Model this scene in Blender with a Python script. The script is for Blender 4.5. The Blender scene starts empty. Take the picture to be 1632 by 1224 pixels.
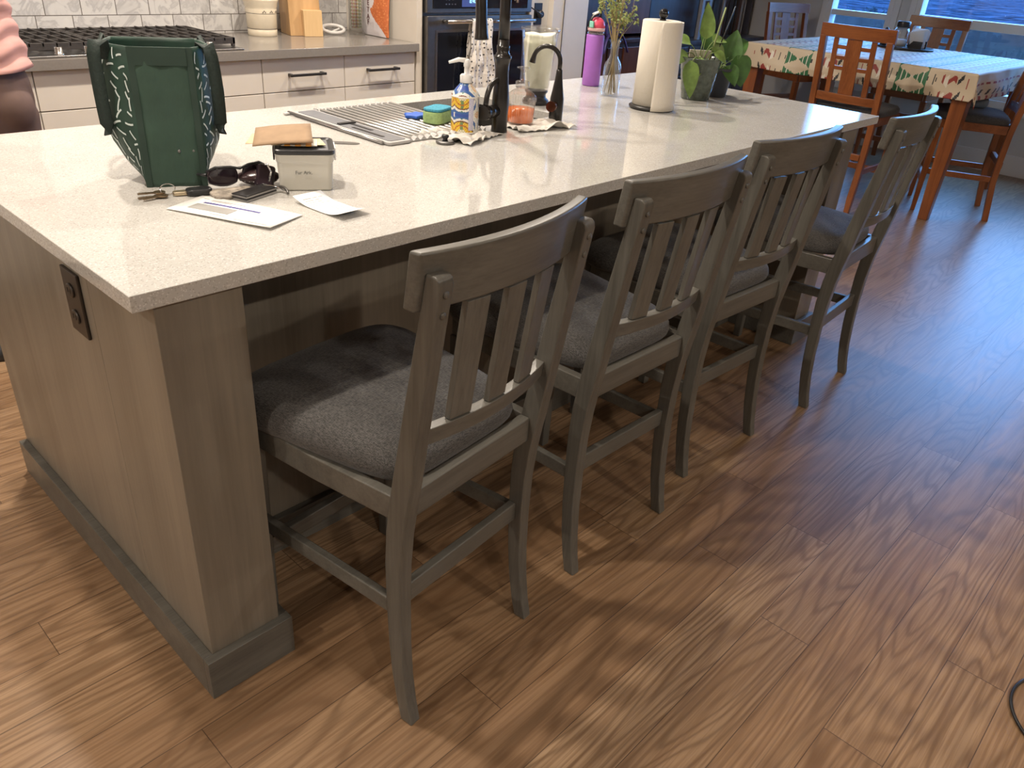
import bpy, bmesh, math, random
from mathutils import Vector, Matrix, Euler, noise
random.seed(7)
S = bpy.context.scene
COL = S.collection
PI = math.pi
R = math.radians

# ------------------------------------------------------------------ camera
cam = bpy.data.cameras.new('camera'); camo = bpy.data.objects.new('camera', cam); COL.objects.link(camo)
camo.location = (-.4131, -1.1519, 1.4170)
camo.rotation_euler = (R(60.646), R(-3.702), R(-46.188))
cam.sensor_width = 36.0; cam.lens = 36.0 * 1254.3 / 1632
cam.clip_start = .05; cam.clip_end = 200
S.camera = camo
# ------------------------------------------------------------------ view
S.view_settings.view_transform = 'Standard'; S.view_settings.look = 'None'
S.view_settings.gamma = 1.0; S.view_settings.use_curve_mapping = False
S.view_settings.exposure = 0.12
# ------------------------------------------------------------------ dusk sky
W = bpy.data.worlds.new('dusk'); S.world = W; W.use_nodes = True
bg = W.node_tree.nodes['Background']
bg.inputs[0].default_value = (.17, .46, 1.0, 1); bg.inputs[1].default_value = 11.0
# ------------------------------------------------------------------ lamps
WARM = (1.0, .885, .755)
# x, y, watts, label
CANS = [(-1.80, 0.00, 19, 'recessed ceiling downlight past the near left end of the island'),
        (-.90, -3.00, 12, 'recessed living side ceiling downlight nearest the added shade beam'),
        (.85, -3.00, 11, 'recessed living side ceiling downlight, middle of its row'),
        (3.00, -3.00, 5, 'recessed living side ceiling downlight nearest the dining windows'),
        (.45, 1.60, 14, 'recessed kitchen aisle ceiling downlight in front of the cooktop'),
        (1.75, 1.60, 13, 'recessed kitchen aisle ceiling downlight, middle of its row'),
        (3.10, 1.60, 12, 'recessed kitchen aisle ceiling downlight in front of the wall ovens'),
        (-3.20, .60, 32, 'added fill downlight farthest left, by the left wall'),  # fill lamp added at a low angle to brighten the island's end panel
        (.10, .20, 2, 'recessed ceiling downlight above the near end of the island')]

# ================================================================== materials
def nt(name):
    m = bpy.data.materials.new(name); m.use_nodes = True
    t = m.node_tree; b = t.nodes['Principled BSDF']
    return m, t, b
def sset(b, **k):
    for a, v in k.items():
        a = {'base': 'Base Color', 'rough': 'Roughness', 'metal': 'Metallic', 'coat': 'Coat Weight', 'coatr': 'Coat Roughness',
             'trans': 'Transmission Weight', 'ior': 'IOR', 'spec': 'Specular IOR Level', 'alpha': 'Alpha', 'sheen': 'Sheen Weight',
             'emit': 'Emission Color', 'es': 'Emission Strength', 'sss': 'Subsurface Weight'}[a]
        if isinstance(v, tuple) and len(v) == 3: v = v + (1,)
        b.inputs[a].default_value = v
def N(t, typ, **k):
    n = t.nodes.new(typ)
    for a, v in k.items(): setattr(n, a, v)
    return n
def L(t, a, b): t.links.new(a, b)
def ramp(t, fac, stops):
    r = N(t, 'ShaderNodeValToRGB'); e = r.color_ramp.elements
    while len(e) < len(stops): e.new(.5)
    for el, (p, c) in zip(e, stops): el.position = p; el.color = tuple(c) + (1,) if len(c) == 3 else c
    L(t, fac, r.inputs[0]); return r.outputs[0]
def texco(t, scale=(1, 1, 1), rot=(0, 0, 0), kind='Object'):
    c = N(t, 'ShaderNodeTexCoord'); m = N(t, 'ShaderNodeMapping')
    m.inputs['Scale'].default_value = scale; m.inputs['Rotation'].default_value = rot
    L(t, c.outputs[kind], m.inputs[0]); return m.outputs[0]
def noise_n(t, vec, scale, detail=4, rough=.55, dist=0):
    n = N(t, 'ShaderNodeTexNoise'); n.inputs['Scale'].default_value = scale; n.inputs['Detail'].default_value = detail
    n.inputs['Roughness'].default_value = rough; n.inputs['Distortion'].default_value = dist
    if vec is not None: L(t, vec, n.inputs['Vector'])
    return n.outputs[0]
def bump(t, b, h, strength=.2, dist=.01):
    n = N(t, 'ShaderNodeBump'); n.inputs['Strength'].default_value = strength; n.inputs['Distance'].default_value = dist
    L(t, h, n.inputs['Height']); L(t, n.outputs[0], b.inputs['Normal'])
def plain(name, base, rough=.5, var=.06, sc=30, bmp=0, **k):
    m, t, b = nt(name); sset(b, rough=rough, **k)
    v = noise_n(t, texco(t), sc, 3)
    lo = tuple(max(0, c * (1 - var)) for c in base); hi = tuple(min(1, c * (1 + var)) for c in base)
    L(t, ramp(t, v, [(.3, lo), (.7, hi)]), b.inputs['Base Color'])
    if bmp: bump(t, b, v, bmp, .004)
    return m
def math_n(t, op, a, bb=None, c=None):
    n = N(t, 'ShaderNodeMath', operation=op)
    for i, v in enumerate((a, bb, c)):
        if v is None: continue
        if isinstance(v, (int, float)): n.inputs[i].default_value = v
        else: L(t, v, n.inputs[i])
    return n.outputs[0]
def mixc(t, fac, a, b2, mode='MIX'):
    n = N(t, 'ShaderNodeMix', data_type='RGBA', blend_type=mode)
    if isinstance(fac, (int, float)): n.inputs[0].default_value = fac
    else: L(t, fac, n.inputs[0])
    for i, v in ((6, a), (7, b2)):
        if isinstance(v, tuple): n.inputs[i].default_value = v + (1,) if len(v) == 3 else v
        else: L(t, v, n.inputs[i])
    return n.outputs[2]

def wood(name, dark, light, axis='z', rough=.4, sc=1.0, blotch=.3, coat=0.0, streak=.5, bmp=.08):
    """stained wood, grain along the given object axis"""
    m, t, b = nt(name); sset(b, rough=rough, coat=coat, coatr=.25)
    s = {'x': (1.2, 26, 26), 'y': (26, 1.2, 26), 'z': (26, 26, 1.2)}[axis]
    fine = noise_n(t, texco(t, tuple(v * sc * 4 for v in s)), 1.6, 6, .65)
    mid = noise_n(t, texco(t, tuple(v * sc for v in s)), .8, 3, .5, .6)
    bl = noise_n(t, texco(t), 5 * sc, 3, .5)
    f = math_n(t, 'ADD', math_n(t, 'MULTIPLY', fine, streak), math_n(t, 'MULTIPLY', mid, 1 - streak))
    c = ramp(t, f, [(.32, dark), (.68, light)])
    d2 = tuple(v * .72 for v in dark)
    c2 = mixc(t, math_n(t, 'MULTIPLY', ramp(t, bl, [(.35, (1, 1, 1)), (.6, (0, 0, 0))]), blotch), c, d2)
    L(t, c2, b.inputs['Base Color'])
    bump(t, b, fine, bmp, .002)
    return m

M = {}
GD, GL = (.078, .074, .064), (.160, .153, .133)
for ax in 'xyz': M['grey_' + ax] = wood('grey_stain_' + ax, GD, GL, ax, .31, 1, .25)
# island panels: bigger boards with wide colour bands
def panelmat(name, axis_across):
    m, t, b = nt(name); sset(b, rough=.36)
    co = N(t, 'ShaderNodeTexCoord'); sp = N(t, 'ShaderNodeSeparateXYZ'); L(t, co.outputs['Object'], sp.inputs[0])
    a = sp.outputs[axis_across]
    cell = math_n(t, 'FLOOR', math_n(t, 'MULTIPLY', a, 9.0))
    wn = N(t, 'ShaderNodeTexWhiteNoise', noise_dimensions='1D'); L(t, cell, wn.inputs['W'])
    s = [26, 26, 1.0]; fine = noise_n(t, texco(t, (70, 70, 3)), 1.5, 6, .6)
    mid = noise_n(t, texco(t, (9, 9, .7)), 1.3, 4, .55, .8); bl = noise_n(t, texco(t, (1, 1, .6)), 3.2, 4, .55, .5)
    f = math_n(t, 'ADD', math_n(t, 'MULTIPLY', fine, .22), math_n(t, 'MULTIPLY', mid, .40))
    f = math_n(t, 'ADD', f, math_n(t, 'MULTIPLY', wn.outputs[0], .07)); f = math_n(t, 'ADD', f, math_n(t, 'MULTIPLY', bl, .30))
    L(t, ramp(t, f, [(.30, (.13, .108, .080)), (.50, (.200, .174, .138)), (.72, (.285, .245, .19))]), b.inputs['Base Color'])
    bump(t, b, fine, .06, .002); return m
M['panel_x'] = panelmat('stained_panel_x', 0); M['panel_y'] = panelmat('stained_panel_y', 1)
M['cherry_x'] = wood('cherry_x', (.16, .045, .014), (.34, .115, .035), 'x', .32, 1, .3)
M['cherry_z'] = wood('cherry_z', (.16, .045, .014), (.34, .115, .035), 'z', .32, 1, .3)
M['darkcherry'] = wood('dark_cherry', (.03, .012, .008), (.085, .030, .018), 'z', .3, 1, .3)
M['navy_wood'] = wood('slate_painted_wood', (.045, .041, .050), (.090, .082, .094), 'z', .35, 1, .2)
M['red_cab'] = wood('red_brown_cabinet', (.09, .028, .014), (.19, .065, .03), 'z', .3, 1, .3)
M['bamboo'] = wood('knife_block_wood', (.42, .25, .11), (.66, .42, .21), 'z', .4, .7, .1, streak=.2)
M['bamboo_light'] = wood('pale_block_wood', (.62, .42, .21), (.72, .50, .27), 'z', .4, .7, .05)

def floor_mat():
    m, t, b = nt('oak_plank_floor'); sset(b, rough=.33)
    co = N(t, 'ShaderNodeTexCoord'); sp = N(t, 'ShaderNodeSeparateXYZ'); L(t, co.outputs['Object'], sp.inputs[0])
    X, Y = sp.outputs[0], sp.outputs[1]
    v = math_n(t, 'DIVIDE', math_n(t, 'ADD', Y, .681), .1265)
    row = math_n(t, 'FLOOR', v); vf = math_n(t, 'FRACT', v)
    w1 = N(t, 'ShaderNodeTexWhiteNoise', noise_dimensions='1D'); L(t, row, w1.inputs['W'])
    u = math_n(t, 'DIVIDE', math_n(t, 'ADD', X, math_n(t, 'MULTIPLY', w1.outputs[0], 7.3)), 1.15)
    cell = math_n(t, 'FLOOR', u); uf = math_n(t, 'FRACT', u)
    cid = N(t, 'ShaderNodeCombineXYZ'); L(t, row, cid.inputs[0]); L(t, cell, cid.inputs[1])
    w2 = N(t, 'ShaderNodeTexWhiteNoise', noise_dimensions='3D'); L(t, cid.outputs[0], w2.inputs[0])
    rnd = w2.outputs[0]
    # per plank shifted coordinates
    off = N(t, 'ShaderNodeVectorMath', operation='MULTIPLY_ADD')
    L(t, w2.outputs[1], off.inputs[0]); off.inputs[1].default_value = (37, 53, 19); L(t, co.outputs['Object'], off.inputs[2])
    mp = N(t, 'ShaderNodeMapping'); mp.inputs['Scale'].default_value = (.75, 6.5, 1); L(t, off.outputs[0], mp.inputs[0])
    field = noise_n(t, mp.outputs[0], 1.0, 2, .45, .15)
    rings = math_n(t, 'SINE', math_n(t, 'MULTIPLY', field, 125.0))
    rings = ramp(t, math_n(t, 'MULTIPLY_ADD', rings, .5, .5), [(.0, (1, 1, 1)), (.30, (.30, .30, .30)), (.8, (0, 0, 0))])
    mp2 = N(t, 'ShaderNodeMapping'); mp2.inputs['Scale'].default_value = (4, 160, 1); L(t, off.outputs[0], mp2.inputs[0])
    fine = noise_n(t, mp2.outputs[0], 1.0, 5, .6)
    big = noise_n(t, off.outputs[0], 3.0, 3, .5)
    base = ramp(t, rnd, [(.0, (.215, .130, .070)), (.35, (.325, .208, .117)), (.7, (.27, .165, .090)), (1, (.385, .26, .153))])
    base = mixc(t, math_n(t, 'MULTIPLY', rings, .60), base, (.12, .068, .034))
    base = mixc(t, ramp(t, fine, [(.42, (.48, .48, .48)), (.58, (0, 0, 0))]), base, (.14, .07, .032))
    base = mixc(t, ramp(t, big, [(.4, (.12, .12, .12)), (.62, (0, 0, 0))]), base, (.19, .11, .06))
    # seams
    sv = math_n(t, 'MINIMUM', vf, math_n(t, 'SUBTRACT', 1.0, vf))
    su = math_n(t, 'MINIMUM', uf, math_n(t, 'SUBTRACT', 1.0, uf))
    s1 = math_n(t, 'LESS_THAN', sv, .0075); s2 = math_n(t, 'LESS_THAN', su, .0008)
    seam = math_n(t, 'MAXIMUM', s1, s2)
    base = mixc(t, math_n(t, 'MULTIPLY', seam, .75), base, (.035, .018, .010))
    L(t, base, b.inputs['Base Color'])
    h = math_n(t, 'SUBTRACT', math_n(t, 'MULTIPLY', fine, .35), math_n(t, 'MULTIPLY', seam, 1.0))
    bump(t, b, h, .25, .0015)
    rr = N(t, 'ShaderNodeMapRange'); L(t, fine, rr.inputs[0]); rr.inputs[3].default_value = .27; rr.inputs[4].default_value = .42
    L(t, rr.outputs[0], b.inputs['Roughness'])
    return m
M['floor'] = floor_mat()

def quartz():
    m, t, b = nt('white_quartz'); sset(b, rough=.075, spec=.55)
    v = N(t, 'ShaderNodeTexVoronoi'); v.inputs['Scale'].default_value = 430; L(t, texco(t), v.inputs['Vector'])
    n = noise_n(t, texco(t), 260, 2, .6); n2 = noise_n(t, texco(t), 7, 3)
    c = ramp(t, n2, [(.3, (.505, .492, .462)), (.7, (.545, .532, .502))])
    wn = N(t, 'ShaderNodeSeparateColor'); L(t, v.outputs['Color'], wn.inputs[0])
    sp = math_n(t, 'GREATER_THAN', wn.outputs[0], .90)
    c = mixc(t, math_n(t, 'MULTIPLY', sp, .42), c, (.27, .25, .215))
    sp2 = math_n(t, 'LESS_THAN', wn.outputs[0], .08)
    c = mixc(t, math_n(t, 'MULTIPLY', sp2, .5), c, (.78, .77, .74))
    L(t, c, b.inputs['Base Color']); return m
M['quartz'] = quartz()
M['greyquartz'] = plain('grey_quartz', (.235, .215, .195), .16, .05, 120)
M['cab'] = plain('cabinet_paint', (.66, .61, .54), .42, .02, 8)
M['cab_in'] = plain('cabinet_gap', (.10, .09, .08), .7, .05)
M['wall'] = plain('wall_paint', (.60, .585, .56), .8, .03, 4)
M['ceil'] = plain('ceiling_paint', (.82, .81, .79), .85, .02, 4)
M['trimw'] = plain('trim_paint', (.72, .71, .69), .4, .02, 6)
M['black'] = plain('black_metal', (.022, .020, .019), .38, .1, 40)
M['bronze'] = plain('oil_rubbed_bronze', (.016, .0135, .012), .30, .25, 25, metal=.35, coat=.4, coatr=.2)
M['iron'] = plain('cast_iron', (.035, .030, .028), .55, .2, 60, .1)
M['steel'] = plain('brushed_steel', (.42, .41, .41), .28, .08, 60, metal=1.0)
M['steel_dark'] = plain('dark_stainless', (.21, .205, .20), .42, .08, 40, metal=1.0)
M['chrome'] = plain('chrome', (.75, .75, .75), .12, .03, metal=1.0)
M['ovenglass'] = plain('oven_glass', (.008, .010, .018), .06, .1, 10)
M['outlet'] = plain('brown_outlet', (.030, .022, .017), .4, .1)
M['blackplastic'] = plain('black_plastic', (.018, .018, .020), .35, .1)
M['white'] = plain('white_plastic', (.80, .79, .77), .35, .02)
M['rack_steel'] = plain('rack_steel', (.62, .61, .59), .35, .04, metal=.8)
M['rubber'] = plain('grey_silicone', (.16, .165, .18), .5, .08)
M['rack_end'] = plain('light_grey_silicone', (.45, .44, .43), .5, .05)
M['soil'] = plain('potting_soil', (.07, .035, .02), .9, .5, 150, .5)

def fabric(name, a, c, sc=420, bmp=.5):
    m, t, b = nt(name); sset(b, rough=.85, sheen=.15)
    v1 = noise_n(t, texco(t, (1, .18, 1)), sc, 2, .7); v2 = noise_n(t, texco(t, (.18, 1, 1)), sc, 2, .7)
    f = math_n(t, 'MULTIPLY_ADD', v1, .5, math_n(t, 'MULTIPLY', v2, .5))
    L(t, ramp(t, f, [(.40, a), (.50, tuple((x + y) / 2 for x, y in zip(a, c))), (.60, c)]), b.inputs['Base Color'])
    bump(t, b, f, bmp, .002); return m
M['seatfab'] = fabric('charcoal_tweed', (.026, .025, .025), (.110, .105, .100), 560)
M['seatdark'] = fabric('dark_seat_fabric', (.03, .03, .034), (.09, .09, .095))

def glass(name, tint=(1, 1, 1), gl=.06, body=0.0, bodyc=(.8, .8, .8)):
    m, t, b = nt(name); t.nodes.remove(b)
    out = t.nodes['Material Output']
    tr = N(t, 'ShaderNodeBsdfTransparent'); tr.inputs[0].default_value = tint + (1,)
    g = N(t, 'ShaderNodeBsdfGlossy'); g.inputs['Roughness'].default_value = .03
    lw = N(t, 'ShaderNodeLayerWeight'); lw.inputs[0].default_value = .35
    f = math_n(t, 'MULTIPLY_ADD', lw.outputs['Facing'], .42, gl)
    mx = N(t, 'ShaderNodeMixShader'); L(t, f, mx.inputs[0]); L(t, tr.outputs[0], mx.inputs[1]); L(t, g.outputs[0], mx.inputs[2])
    last = mx.outputs[0]
    if body:
        d = N(t, 'ShaderNodeBsdfDiffuse'); d.inputs[0].default_value = bodyc + (1,)
        m2 = N(t, 'ShaderNodeMixShader'); m2.inputs[0].default_value = body; L(t, last, m2.inputs[1]); L(t, d.outputs[0], m2.inputs[2]); last = m2.outputs[0]
    L(t, last, out.inputs[0]); return m
M['pane'] = glass('window_glass', (.97, .98, 1), .03)
M['glass'] = glass('clear_glass', (.955, .96, .96), .06)
M['jarglass'] = glass('bottle_glass', (.94, .93, .91), .11, .05, (.8, .75, .7))
M['thickglass'] = glass('frosted_box', (.9, .9, .88), .05, .78, (.66, .64, .57))

def emis(name, c, s):
    m, t, b = nt(name); sset(b, base=(0, 0, 0), emit=c, es=s); return m
M['lens'] = emis('lamp_lens', WARM, 14)
M['display'] = emis('oven_display', (.10, .14, .45), .55)
M['digit'] = emis('oven_digit', (.35, .75, 1.0), 2.2)

def vcol(name, rough=.7, bmp=0, attr='paint', sheen=0.0):
    m, t, b = nt(name); sset(b, rough=rough, sheen=sheen)
    a = N(t, 'ShaderNodeAttribute', attribute_name=attr); L(t, a.outputs['Color'], b.inputs['Base Color'])
    if bmp: bump(t, b, noise_n(t, texco(t), 60, 4), bmp, .006)
    return m

def tilemat():
    m, t, b = nt('marble_subway_tile'); sset(b, rough=.22)
    co = N(t, 'ShaderNodeTexCoord'); sp = N(t, 'ShaderNodeSeparateXYZ'); L(t, co.outputs['Object'], sp.inputs[0])
    v = math_n(t, 'DIVIDE', math_n(t, 'SUBTRACT', sp.outputs[2], .922), .0785); row = math_n(t, 'FLOOR', v); vf = math_n(t, 'FRACT', v)
    u = math_n(t, 'ADD', math_n(t, 'DIVIDE', math_n(t, 'SUBTRACT', sp.outputs[0], .889), .1545), math_n(t, 'MULTIPLY', row, -.28))
    cell = math_n(t, 'FLOOR', u); uf = math_n(t, 'FRACT', u)
    cid = N(t, 'ShaderNodeCombineXYZ'); L(t, row, cid.inputs[0]); L(t, cell, cid.inputs[1])
    w = N(t, 'ShaderNodeTexWhiteNoise', noise_dimensions='3D'); L(t, cid.outputs[0], w.inputs[0])
    off = N(t, 'ShaderNodeVectorMath', operation='MULTIPLY_ADD'); L(t, w.outputs[1], off.inputs[0]); off.inputs[1].default_value = (9, 9, 9)
    L(t, co.outputs['Object'], off.inputs[2])
    vein = noise_n(t, off.outputs[0], 7, 4, .6, 1.6)
    c = ramp(t, vein, [(.36, (.60, .59, .58)), (.47, (.47, .46, .46)), (.52, (.62, .61, .60)), (.7, (.66, .65, .63))])
    d1 = math_n(t, 'MINIMUM', vf, math_n(t, 'SUBTRACT', 1.0, vf)); d2 = math_n(t, 'MINIMUM', uf, math_n(t, 'SUBTRACT', 1.0, uf))
    g = math_n(t, 'MAXIMUM', math_n(t, 'LESS_THAN', d1, .022), math_n(t, 'LESS_THAN', d2, .0115))
    c = mixc(t, g, c, (.13, .115, .10)); L(t, c, b.inputs['Base Color'])
    bump(t, b, math_n(t, 'SUBTRACT', 1.0, g), .3, .002); return m
M['tile'] = tilemat()

# ================================================================== geometry helpers
def tag(o, label=None, cat=None, group=None, kind=None):
    if label: o['label'] = label
    if cat: o['category'] = cat
    if group: o['group'] = group
    if kind: o['kind'] = kind
    return o
def thing(name, label, cat, loc=(0, 0, 0), rz=0, group=None, rot=None):
    o = bpy.data.objects.new(name, None); COL.objects.link(o); o.empty_display_size = .1
    o.location = loc; o.rotation_euler = rot if rot else (0, 0, rz)
    return tag(o, label, cat, group)
class B:
    def __init__(s): s.bm = bmesh.new(); s.mi = 0
    def face(s, vs, smooth=False):
        try: f = s.bm.faces.new(vs)
        except ValueError: return None
        f.material_index = s.mi; f.smooth = smooth; return f
    def box(s, a, b, mtx=None):
        x0, y0, z0 = a; x1, y1, z1 = b
        P = [(x0, y0, z0), (x1, y0, z0), (x1, y1, z0), (x0, y1, z0), (x0, y0, z1), (x1, y0, z1), (x1, y1, z1), (x0, y1, z1)]
        V = [s.bm.verts.new(mtx @ Vector(p) if mtx else p) for p in P]
        for f in ((0, 3, 2, 1), (4, 5, 6, 7), (0, 1, 5, 4), (1, 2, 6, 5), (2, 3, 7, 6), (3, 0, 4, 7)): s.face([V[i] for i in f])
        return s
    def loft(s, rings, cap=True, smooth=False, closed=True):
        RR = [[s.bm.verts.new(p) for p in r] for r in rings]; n = len(RR[0])
        for a, b in zip(RR, RR[1:]):
            for i in range(n if closed else n - 1):
                j = (i + 1) % n; s.face([a[i], a[j], b[j], b[i]], smooth)
        if cap: s.face(RR[0][::-1]); s.face(RR[-1])
        return RR
    def lathe(s, prof, seg=28, c=(0, 0, 0), smooth=True, cap=True, flute=0, nfl=0):
        rings = []
        for r, z in prof:
            ring = []
            for k in range(seg):
                a = 2 * PI * k / seg; rr = max(r, 1e-5)
                if nfl: rr *= 1 + flute * math.cos(nfl * a)
                ring.append((c[0] + rr * math.cos(a), c[1] + rr * math.sin(a), c[2] + z))
            rings.append(ring)
        s.loft(rings, cap, smooth); return s
    def tube(s, pts, r, seg=10, smooth=True, cap=True, flat=None, up0=None):
        pts = [Vector(p) for p in pts]; n = len(pts)
        rs = r if isinstance(r, (list, tuple)) else [r] * n
        up = Vector(up0) if up0 else None; rings = []
        for i, p in enumerate(pts):
            d = (pts[min(i + 1, n - 1)] - pts[max(i - 1, 0)]).normalized()
            if up is None:
                up = Vector((0, 0, 1)) if abs(d.z) < .9 else Vector((1, 0, 0))
            u = (up - d * up.dot(d));
            if u.length < 1e-4: u = d.orthogonal()
            u.normalize(); up = u; w = d.cross(u)
            ku, kw = (flat if flat else (1, 1))
            rings.append([p + u * (math.cos(2 * PI * k / seg + PI / seg) * rs[i] * ku) + w * (math.sin(2 * PI * k / seg + PI / seg) * rs[i] * kw) for k in range(seg)])
        s.loft(rings, cap, smooth); return s
    def sphere(s, c, r, sc=(1, 1, 1), seg=16, rg=10):
        rings = []
        for i in range(rg + 1):
            th = PI * i / rg; rr = max(math.sin(th), 1e-4)
            rings.append([(c[0] + r * sc[0] * rr * math.cos(2 * PI * k / seg), c[1] + r * sc[1] * rr * math.sin(2 * PI * k / seg), c[2] - r * sc[2] * math.cos(th)) for k in range(seg)])
        s.loft(rings, True, True); return s
    def prism(s, poly, h0, h1, axis='z', smooth=False):
        def P(p, h): return {'z': (p[0], p[1], h), 'x': (h, p[0], p[1]), 'y': (p[0], h, p[1])}[axis]
        s.loft([[P(p, h0) for p in poly], [P(p, h1) for p in poly]], True, smooth); return s
    def done(s, name, mats, parent=None, bevel=0, seg=2, loc=None, rot=None, solid=0, sub=0, clean=True):
        if clean: bmesh.ops.recalc_face_normals(s.bm, faces=s.bm.faces)
        me = bpy.data.meshes.new(name); s.bm.to_mesh(me); s.bm.free()
        for m in (mats if isinstance(mats, (list, tuple)) else [mats]): me.materials.append(m if not isinstance(m, str) else M[m])
        o = bpy.data.objects.new(name, me); COL.objects.link(o)
        if parent: o.parent = parent
        if loc: o.location = loc
        if rot: o.rotation_euler = rot
        if solid: d = o.modifiers.new('solid', 'SOLIDIFY'); d.thickness = solid; d.offset = 0
        if sub: d = o.modifiers.new('sub', 'SUBSURF'); d.levels = sub; d.render_levels = sub
        if bevel:
            d = o.modifiers.new('bevel', 'BEVEL'); d.width = bevel; d.segments = seg; d.limit_method = 'ANGLE'; d.angle_limit = R(40)
            d.harden_normals = False
            for p in me.polygons: p.use_smooth = True
            w = o.modifiers.new('wn', 'WEIGHTED_NORMAL'); w.keep_sharp = False
        return o
def copy_tree(o, parent=None):
    c = o.copy(); COL.objects.link(c)
    if parent: c.parent = parent
    for ch in list(o.children): copy_tree(ch, c)
    return c
def bez(p0, p1, p2, p3, n=12):
    out = []
    for i in range(n + 1):
        t = i / n; u = 1 - t
        out.append(tuple(u**3 * a + 3 * u * u * t * b + 3 * u * t * t * c + t**3 * d for a, b, c, d in zip(p0, p1, p2, p3)))
    return out
def lerp(a, b, t): return a + (b - a) * t
def interp(tab, z):
    for (z0, a), (z1, b) in zip(tab, tab[1:]):
        if z <= z1: return lerp(a, b, (z - z0) / (z1 - z0))
    return tab[-1][1]
def text_obj(name, body, size, mat, parent, loc, rot, extrude=.0004):
    cu = bpy.data.curves.new(name, 'FONT'); cu.body = body; cu.size = size; cu.extrude = extrude; cu.align_x = 'CENTER'; cu.align_y = 'CENTER'
    tmp = bpy.data.objects.new(name, cu); COL.objects.link(tmp); bpy.context.view_layer.update()
    me = bpy.data.meshes.new_from_object(tmp.evaluated_get(bpy.context.evaluated_depsgraph_get())); bpy.data.objects.remove(tmp); bpy.data.curves.remove(cu)
    me.materials.clear(); me.materials.append(M[mat] if isinstance(mat, str) else mat)
    o = bpy.data.objects.new(name, me); COL.objects.link(o); o.parent = parent; o.location = loc; o.rotation_euler = rot; return o
def slab_xy(name, mat, x0, x1, y0, y1, z0, z1, kind='structure', parent=None, bevel=0):
    o = B().box((x0, y0, z0), (x1, y1, z1)).done(name, mat, parent, bevel)
    if kind and not parent: o['kind'] = kind
    return o

# ================================================================== the setting
XR = 7.18     # dining window wall
slab_xy('floor', 'floor', -4.2, XR + .2, -5.4, 3.4, -.1, 0)
slab_xy('ceiling', 'ceil', -4.2, XR + .2, -5.4, 3.4, 2.7, 2.8)
slab_xy('wall_back', 'tile', -4.2, 3.60, 2.95, 3.10, 0, 2.7)
slab_xy('wall_dining', 'wall', 3.60, XR + .2, 3.20, 3.40, 0, 2.7)
slab_xy('wall_left', 'wall', -4.3, -4.0, -5.4, 3.4, 0, 2.7)
slab_xy('wall_front', 'wall', -4.2, XR + .2, -5.5, -5.2, 0, 2.7)
slab_xy('added_shade_beam', 'ceil', -1.55, -1.467, -5.2, -.037, 2.40, 2.7)      # unseen beam added to shape the downlight's shadow edge on the floor
# window wall with openings
WINS = [(1.60, 2.18, .55, 2.42), (-.75, 1.42, .55, 2.42)]
b = B()
def wbox(y0, y1, z0, z1): b.box((XR, y0, z0), (XR + .16, y1, z1))
wbox(2.18, 3.4, 0, 2.7); wbox(1.42, 1.60, 0, 2.7); wbox(-5.4, -.75, 0, 2.7)
for y0, y1, z0, z1 in WINS: wbox(y0, y1, 0, z0) if z0 > .01 else None; wbox(y0, y1, z1, 2.7)
tag(b.done('wall_right', 'wall'), kind='structure')
for i, (y0, y1, z0, z1) in enumerate(WINS):
    w = bpy.data.objects.new('window_%d' % (i + 1), None) if i < 2 else bpy.data.objects.new('door_1', None)
    COL.objects.link(w); w.location = (XR, (y0 + y1) / 2, z0); w['kind'] = 'structure'
    h = (y1 - y0) / 2; H = z1 - z0
    f = B()
    for a, c in (((-.02, -h, 0), (.10, h, .04)), ((-.02, -h, H - .04), (.10, h, H)), ((-.02, -h, .04), (.10, -h + .045, H - .04)), ((-.02, h - .045, .04), (.10, h, H - .04))): f.box(a, c)
    f.done('window_frame' if i < 2 else 'door_frame', 'trimw', w, .003)
    B().box((.0, -h + .045, .485), (.09, h - .045, .53 if i == 0 else .555)).done('middle_rail', 'trimw', w, .003)
    if i < 2:
        B().box((-.045, -h - .06, -.055), (-.0005, h + .06, 0)).box((-.03, -h - .05, -.10), (-.0005, h + .05, -.055)).done('window_sill', 'trimw', w, .004)
        c = B()
        for s_ in (-1, 1): c.box((-.022, s_ * h - (.0 if s_ > 0 else .05), 0), (-.0005, s_ * h + (.05 if s_ > 0 else 0), H + .07))
        c.done('window_casing', 'trimw', w, .003)
    B().box((.05, -h + .045, .04), (.056, h - .045, H - .04)).done('pane', 'pane', w)
slab_xy('baseboard_right', 'trimw', XR - .018, XR, -1.0, 3.2, 0, .16, bevel=.004)
slab_xy('baseboard_dining', 'trimw', 3.95, XR - .02, 3.182, 3.2, 0, .14, bevel=.004)

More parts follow.
